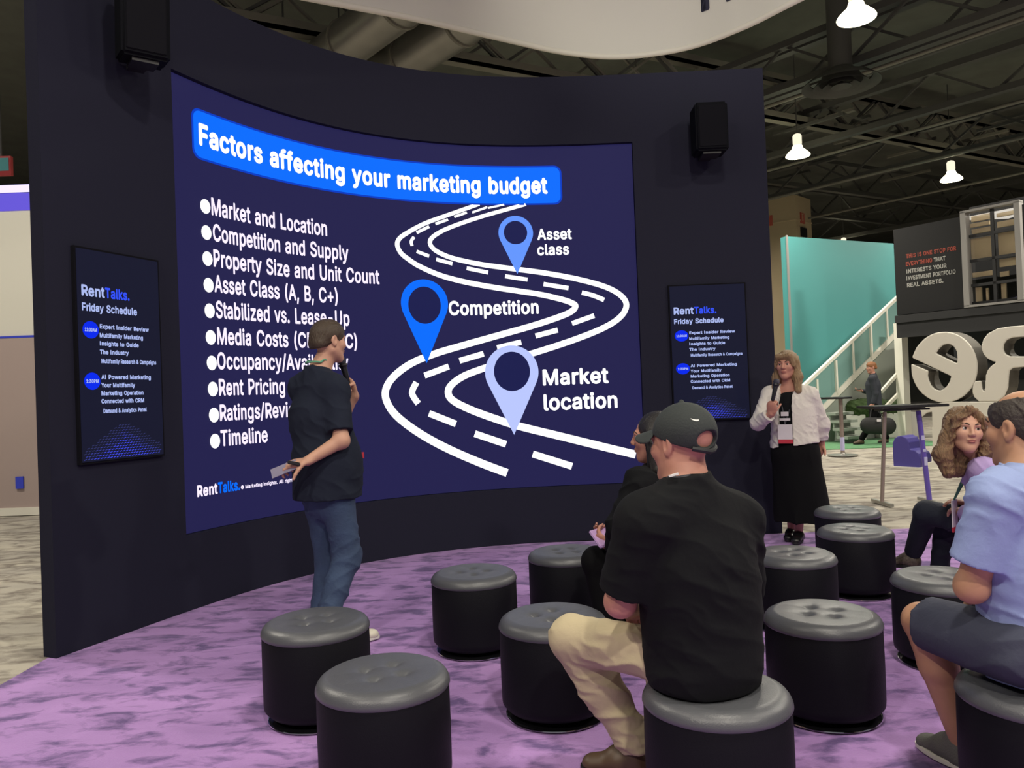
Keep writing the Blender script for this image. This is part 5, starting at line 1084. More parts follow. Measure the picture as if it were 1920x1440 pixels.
# ------------------------------------------------------------------ seated man in the cap
def man_in_cap():
    f = V(-.55, .835, 0); fr = frame((-.62, .785, -.06)); r = V(f.y, -f.x, 0)
    J = dict(pv=at(1318, 1222, 2.46), ch=at(1308, 1045, 2.44), nk=at(1288, 905, 2.43), hd=at(1279, 832, 2.46),
             shL=at(1203, 985, 2.34), shR=at(1386, 982, 2.54), elL=at(1163, 1128, 2.40), wrL=at(1186, 1142, 2.63), elR=at(1392, 1130, 2.68), wrR=at(1275, 1165, 2.86),
             hpL=at(1284, 1236, 2.45), hpR=at(1360, 1232, 2.54), knL=at(1072, 1196, 2.72), knR=at(1240, 1205, 2.98), anL=at(1192, 1392, 2.72), anR=at(1262, 1388, 2.95))
    rt = person((J['pv'].x, J['pv'].y, 0), 'seated man in dark cap, black t-shirt and khaki trousers, seen from behind')
    S = Solid(.0045); skin_body(S, J, f, 1.05); add_head(S, J['hd'], fr, 1.02, 1.25)
    S.cone(J['nk'] + V(0, 0, -.02), J['hd'] + V(0, 0, -.04), .070, .062, .02)
    dl = (J['wrL'] - J['elL']).normalized(); add_hand(S, J['wrL'], dl + V(0, 0, -.15), V(.2, .1, -1), V(.8, .3, 0), (20, 30, 25))
    dr = (J['wrR'] - J['elR']).normalized(); add_hand(S, J['wrR'], dr, V(0, .1, -1), V(-.3, .9, 0), (20, 30, 25))
    body = S.build('body', M['skinred'], rt); face_parts(rt, body, J['hd'], fr, 1.02)
    S = Solid(.006); pv = J['pv'] + V(0, 0, .02)
    S.cone(pv + V(0, 0, -.03), pv + V(0, 0, .16), .200, .194, .05, (f, .88)); S.cone(pv + V(0, 0, .14), J['ch'], .190, .186, .05, (f, .78)); S.cone(J['ch'], J['nk'] + V(0, 0, -.10), .186, .125, .06, (f, .72))
    S.cone(J['shL'].lerp(J['nk'], .15), J['shR'].lerp(J['nk'], .15), .088, .088, .05, (f, 1.0))
    for s_ in 'LR':
        S.cone(J['nk'] + V(0, 0, -.045), J['sh' + s_] + V(0, 0, .012), .070, .062, .05)
        e = J['sh' + s_].lerp(J['el' + s_], .86); S.cone(J['sh' + s_], e + (e - J['sh' + s_]) * .2, .080, .077, .035, cut=[(e, e - J['sh' + s_])])
    S.cone(J['nk'] + V(0, 0, -.05), J['nk'] + V(0, 0, .022), .084, .074, .03, cut=[(J['nk'] + V(0, 0, .012), V(-.1, -.1, 1) + f * .25)])
    S.cut(V(0, 0, .422), V(0, 0, -1))
    S.build('t_shirt', M['tblack'], rt, folds=[(.0035, .10, (.35, .25, 1), 1.0), (.002, .055, (.6, .3, .8), 1.3)])
    S = Solid(.006)
    S.cone(pv + V(0, 0, -.01), pv + V(0, 0, .05), .165, .155, .05, (f, .8))
    for s_ in 'LR':
        S.cone(J['hp' + s_], J['kn' + s_], .092, .078, .04); S.cone(J['kn' + s_], J['kn' + s_].lerp(J['an' + s_], .45), .078, .074, .02)
        a = J['an' + s_]; S.cone(J['kn' + s_].lerp(a, .4), a, .074, .066, .03, cut=[(a + V(0, 0, -.02), V(0, 0, -1) + (a - J['kn' + s_]).normalized())])
    S.cut(V(0, 0, .420), V(0, 0, -1)) if False else None
    S.build('trousers', M['khaki'], rt, folds=[(.006, .09, (.5, .2, 1), 1.2), (.003, .05, (.3, -.4, 1), 1.4)])
    shoe('shoe', rt, J['anL'], V(J['anL'].x, J['anL'].y, .0) + V(-.19, .06, .008), M['shoebrown'], M['black'], tall=.11)
    shoe('shoe', rt, J['anR'], V(J['anR'].x, J['anR'].y, .0) + V(-.17, .10, .008), M['shoebrown'], M['black'], tall=.11)
    # cap
    c = J['hd']; R_, F_, U_ = fr; k = 1.02; L = lambda x, y, z: c + (R_ * x + F_ * y + U_ * z) * k
    S = Solid(.0035)
    S.ell(L(0, -.014, .034), (.085 * k, .107 * k, .094 * k), fr, .01)
    S.cut(L(0, .02, .020), U_ * -1 + F_ * .36)
    S.ell(L(-.012, -.124, .010), (.040 * k, .055 * k, .027 * k), fr, .004, 's')
    S.cone(L(0, -.012, .128), L(0, -.012, .129), .008, None, .003)
    cp = S.build('cap', M['cap'], rt)
    S = Solid(.003)
    def brim(X, Y, Z):
        x = ((X - c.x) * R_.x + (Y - c.y) * R_.y + (Z - c.z) * R_.z) / k; y = ((X - c.x) * F_.x + (Y - c.y) * F_.y + (Z - c.z) * F_.z) / k; z = ((X - c.x) * U_.x + (Y - c.y) * U_.y + (Z - c.z) * U_.z) / k
        zz = z - (.052 - 6.5 * x * x - .20 * (y - .08)); d2 = np.sqrt((x / .082) ** 2 + ((y - .062) / .108) ** 2)
        return np.maximum(np.maximum(np.abs(zz) - .004, (d2 - 1) * .08), -(y - .062)) * .7
    S.raw([c[i] - .22 for i in range(3)], [c[i] + .22 for i in range(3)], brim, .002); S.build('brim', M['cap'], cp)
    q = MB(); pts = []
    for t in np.linspace(-1.35, 1.35, 21):
        a = -PI / 2 + t * .55; pts.append(L(.078 * math.cos(a), -.014 + .090 * math.sin(a), -.023 - .004 * math.cos(t) + .008 * abs(t)))
    q.tube(pts, .0085, 8); q.build('strap', M['capdark'], cp, smooth=True)
    def on_cap(az, el): return lambda x, y: L(.0858 * math.cos(el + y / .09) * math.sin(az + x / .09), -.014 + .108 * math.cos(el + y / .09) * math.cos(az + x / .09), .034 + .0953 * math.sin(el + y / .09))
    swoosh('stitched_mark', cp, on_cap(math.radians(-152), math.radians(22)), M['swoosh'], .024)
    swoosh('stitched_mark', cp, on_cap(math.radians(-14), math.radians(26)), M['swoosh'], .030)
    lanyard(rt, J['nk'] + V(0, 0, .012), f, J['ch'] + f * .19 + V(0, 0, -.05), M['lanyarddark'])
    q = MB(); q.bar(at(1254, 893, 2.355), at(1272, 888, 2.352), .010, .006); q.build('lanyard_clip', M['swoosh'], rt)
    ph = empty('phone', J['wrL'] + dl * .10 + V(0, 0, .03), 'white phone held in the lap of the man in the cap', 'phone')
    q = MB(); q.box(J['wrL'] + dl * .10 + V(.04, .02, .04), (.072, .012, .145), (V(.8, .55, 0).normalized(), V(-.5, .7, .5).normalized(), V(.8, .55, 0).normalized().cross(V(-.5, .7, .5).normalized()))); q.build('case', M['phone'], ph, bevel=.004)
man_in_cap()

# ------------------------------------------------------------------ seated man in the blue shirt
def man_in_blue():
    f = V(-.55, .835, 0); fr = frame((-.40, .915, -.05))
    J = dict(pv=at(1955, 1222, 2.40), ch=at(1945, 1040, 2.39), nk=at(1928, 888, 2.38), hd=at(1918, 804, 2.42),
             shL=at(1868, 940, 2.29), shR=at(2045, 932, 2.50), elL=at(1822, 1100, 2.35), wrL=at(1850, 1122, 2.54), elR=at(2050, 1090, 2.66), wrR=at(1925, 1120, 2.78),
             hpL=at(1918, 1226, 2.29), hpR=at(2000, 1226, 2.44), knL=at(1727, 1164, 2.66), knR=at(1935, 1165, 2.86), anL=at(1803, 1392, 2.68), anR=at(1965, 1360, 2.86))
    rt = person((J['pv'].x, J['pv'].y, 0), 'seated balding man in light blue shirt and navy shorts, cut off by the picture edge')
    S = Solid(.0045); skin_body(S, J, f, 1.04, bare=True); add_head(S, J['hd'], fr, 1.03, 1.2)
    S.cone(J['nk'] + V(0, 0, -.02), J['hd'] + V(0, 0, -.04), .068, .060, .02)
    dl = (J['wrL'] - J['elL']).normalized(); add_hand(S, J['wrL'], dl, V(0, .1, -1), V(.3, .8, 0), (20, 30, 25)); dr = (J['wrR'] - J['elR']).normalized(); add_hand(S, J['wrR'], dr, V(0, .1, -1), V(-.3, .8, 0), (20, 30, 25))
    body = S.build('body', M['skintan'], rt); face_parts(rt, body, J['hd'], fr, 1.03)
    short_hair('hair', rt, J['hd'], fr, M['hairgrey'], .004, 1.03, bald=True, low=-.055, thick=.5)
    S = Solid(.006); pv = J['pv'] + V(0, 0, .02)
    S.cone(pv + V(0, 0, -.03), pv + V(0, 0, .16), .200, .195, .05, (f, .8)); S.cone(pv + V(0, 0, .14), J['ch'], .192, .186, .05, (f, .76)); S.cone(J['ch'], J['nk'] + V(0, 0, -.10), .186, .125, .06, (f, .72))
    S.cone(J['shL'].lerp(J['nk'], .15), J['shR'].lerp(J['nk'], .15), .086, .086, .05, (f, 1.0))
    for s_ in 'LR':
        S.cone(J['nk'] + V(0, 0, -.045), J['sh' + s_] + V(0, 0, .012), .068, .060, .05)
        e = J['sh' + s_].lerp(J['el' + s_], .70); S.cone(J['sh' + s_], e + (e - J['sh' + s_]) * .3, .074, .084, .035, cut=[(e, e - J['sh' + s_])])
    S.cut(V(0, 0, .425), V(0, 0, -1))
    sh = S.build('shirt', M['shirtblue'], rt, folds=[(.006, .11, (.5, .25, 1), 1.1), (.004, .06, (.7, .3, .5), 1.3)])
    S = Solid(.004); S.cone(J['nk'] + V(0, 0, -.045), J['nk'] + V(0, 0, .035), .086, .076, .01, cut=[(J['nk'] + V(0, 0, .026), V(0, 0, 1) - f * .1)]); S.build('collar', M['shirtblue'], sh)
    S = Solid(.006)
    S.cone(pv + V(0, 0, -.01), pv + V(0, 0, .05), .168, .155, .05, (f, .8))
    for s_ in 'LR':
        d = (J['kn' + s_] - J['hp' + s_]); e = J['hp' + s_] + d * .90; S.cone(J['hp' + s_], J['kn' + s_] + d * .1, .102, .088, .04, cut=[(e, d)])
    S.build('shorts', M['shorts'], rt, folds=[(.006, .09, (.5, .2, 1), 1.2)])
    shoe('shoe', rt, J['anL'], V(J['anL'].x, J['anL'].y, 0) + V(-.055, .185, .008), M['shoegrey'], M['sole'], tall=.10); shoe('shoe', rt, J['anR'], V(J['anR'].x, J['anR'].y, 0) + V(-.06, .18, .008), M['shoegrey'], M['sole'], tall=.10)
    q = MB(); w_ = J['wrL'].lerp(J['elL'], .16); d = dl; a = d.orthogonal().normalized(); q.lathe([(.031, -.009), (.034, -.006), (.034, .006), (.031, .009)], w_, 24, (a, d.cross(a), d)); q.build('watch', M['black'], rt, smooth=True)
man_in_blue()

# ------------------------------------------------------------------ standing man with a microphone
def presenter():
    f = V(.60, .80, 0); fr = frame((.70, .71, -.02)); r = V(f.y, -f.x, 0)
    J = dict(pv=at(614, 905, 4.43), ch=at(599, 780, 4.43), nk=at(595, 694, 4.42), hd=at(615, 640, 4.44),
             shL=at(566, 730, 4.50), shR=at(630, 732, 4.34), elL=V(-1.07, 4.72, 1.18), wrL=V(-1.005, 4.66, 1.405), elR=at(640, 826, 4.26), wrR=at(577, 864, 4.17),
             hpL=at(598, 920, 4.48), hpR=at(632, 920, 4.38), knL=at(618, 1045, 4.55), knR=at(651, 1043, 4.40), anL=at(603, 1150, 4.50), anR=at(612, 1160, 4.25))
    rt = person((J['pv'].x, J['pv'].y, 0), 'standing man in dark t-shirt and blue jeans talking into a microphone at the big screen')
    S = Solid(.0045); skin_body(S, J, f, 1.0); add_head(S, J['hd'], fr, 1.0, 1.1)
    hd_ = V(-.85, -.05, -.12).normalized(); add_hand(S, J['wrR'], hd_, V(.1, .35, -.9), V(0, -.9, -.4), (25, 45, 40))
    hu = V(.05, -.05, 1).normalized(); mh, mt_ = at(641, 677, 4.60), at(654, 724, 4.60)
    wl_ = at(664, 742, 4.655); J['wrL'] = wl_
    add_hand(S, wl_, at(655, 716, 4.62) - wl_, V(-.55, -.8, .05), V(-.6, .3, .5), (70, 75, 40), (.5, .3, .8), 1.0)
    S.cone(J['elL'], wl_, .042, .027, .02)
    body = S.build('body', M['skin'], rt); face_parts(rt, body, J['hd'], fr)
    short_hair('hair', rt, J['hd'], fr, M['hairbrown'], .004, 1.0, thick=1.6)
    S = Solid(.006); pv = J['pv']
    S.cone(pv + V(0, 0, -.06), pv + V(0, 0, .12), .200, .196, .05, (f, .96)); S.cone(pv + V(0, 0, .10) + f * .015, J['ch'] + V(0, 0, -.02), .194, .182, .05, (f, .86)); S.cone(J['ch'], J['nk'] + V(0, 0, -.10), .180, .12, .06, (f, .72))
    S.cone(J['shL'].lerp(J['nk'], .12), J['shR'].lerp(J['nk'], .12), .080, .080, .05)
    for s_ in 'LR':
        S.cone(J['nk'] + V(0, 0, -.045), J['sh' + s_] + V(0, 0, .01), .062, .056, .05)
        e = J['sh' + s_].lerp(J['el' + s_], .82); S.cone(J['sh' + s_], e + (e - J['sh' + s_]) * .3, .074, .070, .035, cut=[(e, e - J['sh' + s_])])
    S.cone(J['nk'] + V(0, 0, -.05), J['nk'] + V(0, 0, .02), .076, .068, .03, cut=[(J['nk'] + V(0, 0, .005), V(0, 0, 1) + f * .25)])
    S.cut(pv + V(0, 0, -.085), V(0, 0, -1))
    S.build('t_shirt', M['tnavy'], rt, folds=[(.004, .12, (.5, .25, .7), 1.0), (.0025, .07, (.7, -.3, .6), 1.3)])
    S = Solid(.006)
    S.cone(pv + V(0, 0, -.06), pv + V(0, 0, .02), .160, .155, .05, (f, .82))
    for s_ in 'LR':
        S.cone(J['hp' + s_] + V(0, 0, -.03), J['kn' + s_], .090, .082, .04); a = J['an' + s_]; S.cone(J['kn' + s_], a, .080, .066, .03, cut=[(a + V(0, 0, -.06), V(0, 0, -1))])
        S.cone(a, a + V(0, 0, -.05), .066, .068, .02)
    S.build('jeans', M['denim'], rt, folds=[(.0045, .13, (.5, .3, .8), 1.6), (.003, .07, (-.5, .3, .7), 1.6)])
    shoe('shoe', rt, V(J['anR'].x, J['anR'].y, .1), V(-.80, 4.385, .008), M['shoewhite'], M['sole']); shoe('shoe', rt, V(J['anL'].x, J['anL'].y, .1), V(J['anL'].x + .12, J['anL'].y + .16, .008), M['shoewhite'], M['sole'])
    lanyard(rt, J['nk'] + V(0, 0, .03), f, pv + f * .19 + V(0, 0, .17), M['lanyard'])
    q = MB(); c = at(676, 854, 4.45); q.box(c, (.05, .006, .035), (f, r, V(0, 0, 1))); q.build('badge', M['badgered'], rt)
    microphone(mh, mt_, 'dark microphone in the hand of the standing man in jeans')
    c0, c1 = at(509, 889, 4.14), at(550, 872, 4.14); d = (c1 - c0).normalized(); cd = empty('note_card', c0, 'grey note card in the hand behind the standing man\'s back', 'card')
    q = MB(); q.box((c0 + c1) / 2 + d * .01, ((c1 - c0).length + .02, .055, .004), (d, (V(0, .45, .9) - d * d.dot(V(0, .45, .9))).normalized(), d.cross((V(0, .45, .9) - d * d.dot(V(0, .45, .9))).normalized()))); q.build('card', M['paper'], cd)
    ck = empty('clicker', at(546, 869, 4.11), 'small black remote clicker in the hand behind the standing man\'s back', 'remote control')
    q = MB(); q.bar(at(538, 866, 4.10), at(563, 871, 4.12), .026, .018); q.build('casing', M['black'], ck, bevel=.005)
presenter()

# ------------------------------------------------------------------ standing woman in white jacket
def woman_white():
    f = V(-.52, -.855, 0); fr = frame((-.60, -.80, 0)); r = V(f.y, -f.x, 0)
    J = dict(pv=at(1490, 822, 6.57), ch=at(1484, 765, 6.57), nk=at(1479, 722, 6.57), hd=at(1475, 685, 6.54),
             shR=at(1443, 741, 6.63), shL=at(1519, 742, 6.50), elR=at(1421, 793, 6.50), wrR=at(1446, 776, 6.32), elL=at(1542, 795, 6.56), wrL=at(1540, 832, 6.62),
             hpL=at(1502, 830, 6.54), hpR=at(1480, 830, 6.60), knL=at(1502, 925, 6.54), knR=at(1484, 925, 6.62), anL=at(1498, 1000, 6.60), anR=at(1484, 1000, 6.74))
    rt = person((J['pv'].x, J['pv'].y, 0), 'standing woman in white jacket and long black skirt speaking into a microphone')
    S = Solid(.005); skin_body(S, J, f, .90); add_head(S, J['hd'], fr, .98, .85)
    add_hand(S, J['wrR'], at(1447, 752, 6.28) - J['wrR'], V(.45, .6, .1), V(.8, -.5, .2), (70, 75, 40), (.5, .4, .8), .95); add_hand(S, J['wrL'], V(-.3, .2, -1), V(-.6, -.6, 0), V(-.6, -.8, 0), (15, 20, 15), k=.95)
    body = S.build('body', M['skinred'], rt); face_parts(rt, body, J['hd'], fr, .98, (0, 1, 0))
    c = J['hd']; R_, F_, U_ = fr; L = lambda x, y, z: c + R_ * x + F_ * y + U_ * z
    S = Solid(.005)
    S.ell(L(0, -.020, .036), (.089, .108, .096), fr, .02)
    for s_ in (-1, 1):
        S.cone(L(s_ * .072, -.02, .02), L(s_ * .085, .0, -.10), .030, .038, .03); S.cone(L(s_ * .085, .0, -.10), L(s_ * .098, .035, -.215), .038, .028, .03)
        S.cone(L(s_ * .05, .070, .075), L(s_ * .074, .052, -.01), .022, .016, .02)
    S.cone(L(0, -.06, .0), L(0, -.075, -.17), .075, .085, .04, (F_, .6)); S.cone(L(-.04, .080, .078), L(.05, .080, .072), .020, .020, .02)
    S.ell(L(0, .105, -.045), (.062, .075, .092), fr, .01, 's')
    S.build('hair', M['hairlight'], rt, folds=[(.005, .022, R_ + F_ * .4, 1.2)])
    # black top, then jacket open at the front
    S = Solid(.006); pv = J['pv']
    S.cone(pv + V(0, 0, -.02), pv + V(0, 0, .14), .150, .150, .05, (f, .86)); S.cone(pv + V(0, 0, .14), J['ch'], .146, .146, .05, (f, .84)); S.cone(J['ch'], J['nk'] + V(0, 0, -.11), .142, .09, .05, (f, .74))
    S.build('top', M['tblack'], rt)
    S = Solid(.006)
    S.cone(pv + V(0, 0, -.06), pv + V(0, 0, .14), .204, .176, .05, (f, .92)); S.cone(pv + V(0, 0, .14), J['ch'], .172, .176, .05, (f, .84)); S.cone(J['ch'], J['nk'] + V(0, 0, -.10), .172, .11, .05, (f, .76))
    S.cone(J['shL'].lerp(J['nk'], .1), J['shR'].lerp(J['nk'], .1), .068, .068, .05)
    for s_ in 'LR':
        S.cone(J['nk'] + V(0, 0, -.045), J['sh' + s_] + V(0, 0, .01), .058, .054, .04); S.cone(J['sh' + s_], J['el' + s_], .070, .060, .03)
        e = J['el' + s_].lerp(J['wr' + s_], .86); S.cone(J['el' + s_], e + (e - J['el' + s_]) * .2, .062, .050, .03, cut=[(e, e - J['el' + s_])])
    a0, a1 = pv + f * .19 + r * .04 + V(0, 0, -.15), J['nk'] + f * .13 + r * .012 + V(0, 0, -.04)
    S.cone(a0, a1, .064, .052, .004, (f, 1.9), op='s'); S.ell(J['nk'] + f * .10 + V(0, 0, -.01), (.070, .090, .085), frame(f), .006, 's')
    S.cut(pv + V(0, 0, -.055), V(0, 0, -1) - r * .12)
    jk = S.build('jacket', M['jacketwhite'], rt, folds=[(.004, .07, (.3, .2, 1), 1.3), (.003, .05, (.8, -.3, .4), 1.3)])
    S = Solid(.004)
    for s_ in (-1, 1): S.cone(J['nk'] + r * s_ * .055 - f * .02, J['nk'] + r * s_ * .085 + f * .07 + V(0, 0, -.09), .022, .026, .01, (r * s_ + V(0, 0, .4), .45))
    S.cone(J['nk'] + r * .055 - f * .045, J['nk'] - r * .055 - f * .045, .024, None, .01, (f, .5)); S.build('collar', M['jacketwhite'], jk)
    S = Solid(.007); hem = V(J['pv'].x + .03, J['pv'].y, .19)
    S.cone(pv + V(0, 0, .02), pv + V(0, 0, -.12), .168, .188, .05, (f, .9)); S.cone(pv + V(0, 0, -.12), hem + V(.015, 0, -.08), .188, .250, .05, (f, .9), cut=[(hem, V(0, 0, -1))])
    S.build('skirt', M['skirt'], rt, folds=[(.010, .16, (.9, -.4, .05), .5)])
    for s_ in 'LR': shoe('shoe', rt, V(J['an' + s_].x, J['an' + s_].y, .1), V(J['an' + s_].x, J['an' + s_].y, 0) + f * .17 + V(0, 0, .008), M['shoeblack'], M['black'], tall=.055, w_=.038)
    bc = pv + f * .185 + r * .035
    q = MB(); q.box(bc + V(0, 0, .065), (.115, .006, .125), (r, f, V(0, 0, 1))); bd = q.build('badge', M['badge'], rt); q = MB(); q.box(bc + V(0, 0, -.012), (.115, .0075, .034), (r, f, V(0, 0, 1))); q.build('red_strip', M['badgered'], bd)
    q = MB(); q.box(bc + V(0, 0, .17) - f * .005, (.085, .004, .02), (r, f, V(0, 0, 1))); q.box(bc + V(0, 0, .215) - f * .008, (.06, .004, .035), (r, f, V(0, 0, 1))); q.build('top_print', M['badge'], rt)
    lanyard(rt, J['nk'] + V(0, 0, -.01), f, bc + V(0, 0, .13), M['lanyarddark'])
    microphone(at(1456, 716, 6.29), at(1449, 750, 6.27), 'dark microphone in the hand of the woman in the white jacket')
woman_white()

# ------------------------------------------------------------------ seated woman in lavender
def woman_lavender():
    f = V(-.72, .69, 0); fr = frame((-.16, -.985, .03), V(.10, 0, 1)); r = V(f.y, -f.x, 0)
    J = dict(pv=at(1893, 985, 4.42), ch=at(1868, 925, 4.34), nk=at(1836, 862, 4.27), hd=at(1809, 806, 4.20),
             shL=at(1846, 884, 4.14), shR=at(1880, 876, 4.42), elL=at(1842, 972, 4.20), wrL=at(1806, 960, 4.40), elR=at(1868, 960, 4.62), wrR=at(1812, 945, 4.56),
             hpL=at(1872, 985, 4.38), hpR=at(1890, 985, 4.52), knL=at(1738, 962, 4.74), knR=at(1776, 985, 4.82), anL=at(1712, 1036, 4.98), anR=at(1760, 1068, 4.90))
    rt = person((J['pv'].x, J['pv'].y, 0), 'seated woman with wavy brown hair and lavender jacket looking back over her shoulder')
    S = Solid(.0042); skin_body(S, J, f, .88); add_head(S, J['hd'], fr, 1.0, .85)
    add_hand(S, J['wrL'], J['wrL'] - J['elL'], V(0, 0, -1), V(.2, .9, 0), (15, 20, 15), k=.92); add_hand(S, J['wrR'], J['wrR'] - J['elR'], V(0, 0, -1), V(-.5, -.6, 0), (15, 20, 15), k=.92)
    body = S.build('body', M['skin'], rt); face_parts(rt, body, J['hd'], fr, 1.0, (-.12, 1, .22), True)
    c = J['hd']; R_, F_, U_ = fr; L = lambda x, y, z: c + R_ * x + F_ * y + U_ * z
    S = Solid(.0045); S.ell(L(0, -.024, .036), (.092, .106, .098), fr, .02)
    for s_, dz_ in ((1, 0), (-1, .05)):     # her right side falls long in front, the left behind the shoulder
        S.cone(L(s_ * .072, -.01, .04), L(s_ * .090, .012, -.05), .030, .036, .03); S.cone(L(s_ * .090, .012, -.05), L(s_ * .112, .02, -.14 + dz_), .036, .046, .03); S.cone(L(s_ * .112, .02, -.14 + dz_), L(s_ * .085, .03, -.235 + dz_ * 2), .046, .032, .03)
        S.cone(L(s_ * .012, .062, .108), L(s_ * .070, .066, .050), .020, .022, .02); S.cone(L(s_ * .070, .066, .050), L(s_ * .082, .045, -.03), .020, .022, .02)
    S.cone(L(0, -.06, .0), L(.01, -.07, -.18), .080, .085, .04, (F_, .65))
    S.ell(L(0, .11, -.03), (.064, .080, .105), fr, .012, 's')
    S.build('hair', M['hairmix'], rt, folds=[(.008, .045, U_ + R_ * .5, 1.5), (.005, .022, R_ + F_ * .4, 1.4)])
    S = Solid(.006); S.cone(J['pv'] + V(0, 0, -.02), J['ch'], .165, .160, .05, (f, .84)); S.cone(J['ch'], J['nk'] + V(0, 0, -.09), .155, .11, .05, (f, .8)); S.cone(J['shL'].lerp(J['nk'], .1), J['shR'].lerp(J['nk'], .1), .066, .066, .05)
    for s_ in 'LR':
        S.cone(J['nk'] + V(0, 0, -.04), J['sh' + s_] + V(0, 0, .01), .058, .056, .04); S.cone(J['sh' + s_], J['el' + s_], .070, .060, .03); e = J['el' + s_].lerp(J['wr' + s_], .85); S.cone(J['el' + s_], e + (e - J['el' + s_]) * .2, .060, .048, .03, cut=[(e, e - J['el' + s_])])
    S.cone(J['nk'] + V(0, 0, -.05), J['nk'] + V(0, 0, .01), .075, .066, .02, cut=[(J['nk'] + V(0, 0, .0), V(0, 0, 1))])
    S.build('jacket', M['lavender'], rt, folds=[(.007, .08, (.3, .2, 1), 1.3), (.004, .05, (.8, -.3, .4), 1.3)])
    S = Solid(.006); S.cone(J['pv'] + V(0, 0, -.02), J['pv'] + V(0, 0, .04), .150, .145, .05, (f, .85))
    for s_ in 'LR':
        S.cone(J['hp' + s_], J['kn' + s_], .094, .072, .04); a = J['an' + s_]; S.cone(J['kn' + s_], a, .072, .052, .03, cut=[(a, a - J['kn' + s_])])
    S.build('jeans', M['denimdark'], rt, folds=[(.005, .08, (.4, .2, 1), 1.3)])
    aL = J['anL']; shoe('shoe', rt, V(aL.x, aL.y, aL.z), aL + V(-.15, .08, -.10), M['shoesnake'], M['black'], tall=.07, w_=.038, up=V(-.3, .2, 1)); aR = J['anR']; shoe('shoe', rt, V(aR.x, aR.y, .1), V(aR.x - .15, aR.y + .10, .008), M['shoesnake'], M['black'], tall=.07, w_=.038)
    bc = at(1790, 962, 4.40); q = MB(); q.box(bc, (.10, .006, .15), (r, f, V(0, 0, 1))); bd = q.build('badge', M['badge'], rt); q = MB(); q.box(bc + V(0, 0, -.088), (.10, .0075, .028), (r, f, V(0, 0, 1))); q.build('red_strip', M['badgered'], bd)
    lanyard(rt, J['nk'] + V(0, 0, -.01), f, bc + V(0, 0, .075), M['lanyard'])
woman_lavender()
pst = at(1893, 985, 4.42); stool(0, 0, 'black stool on which the woman in lavender sits, hidden behind the blue shirt', .3, xy=(pst.x, pst.y))

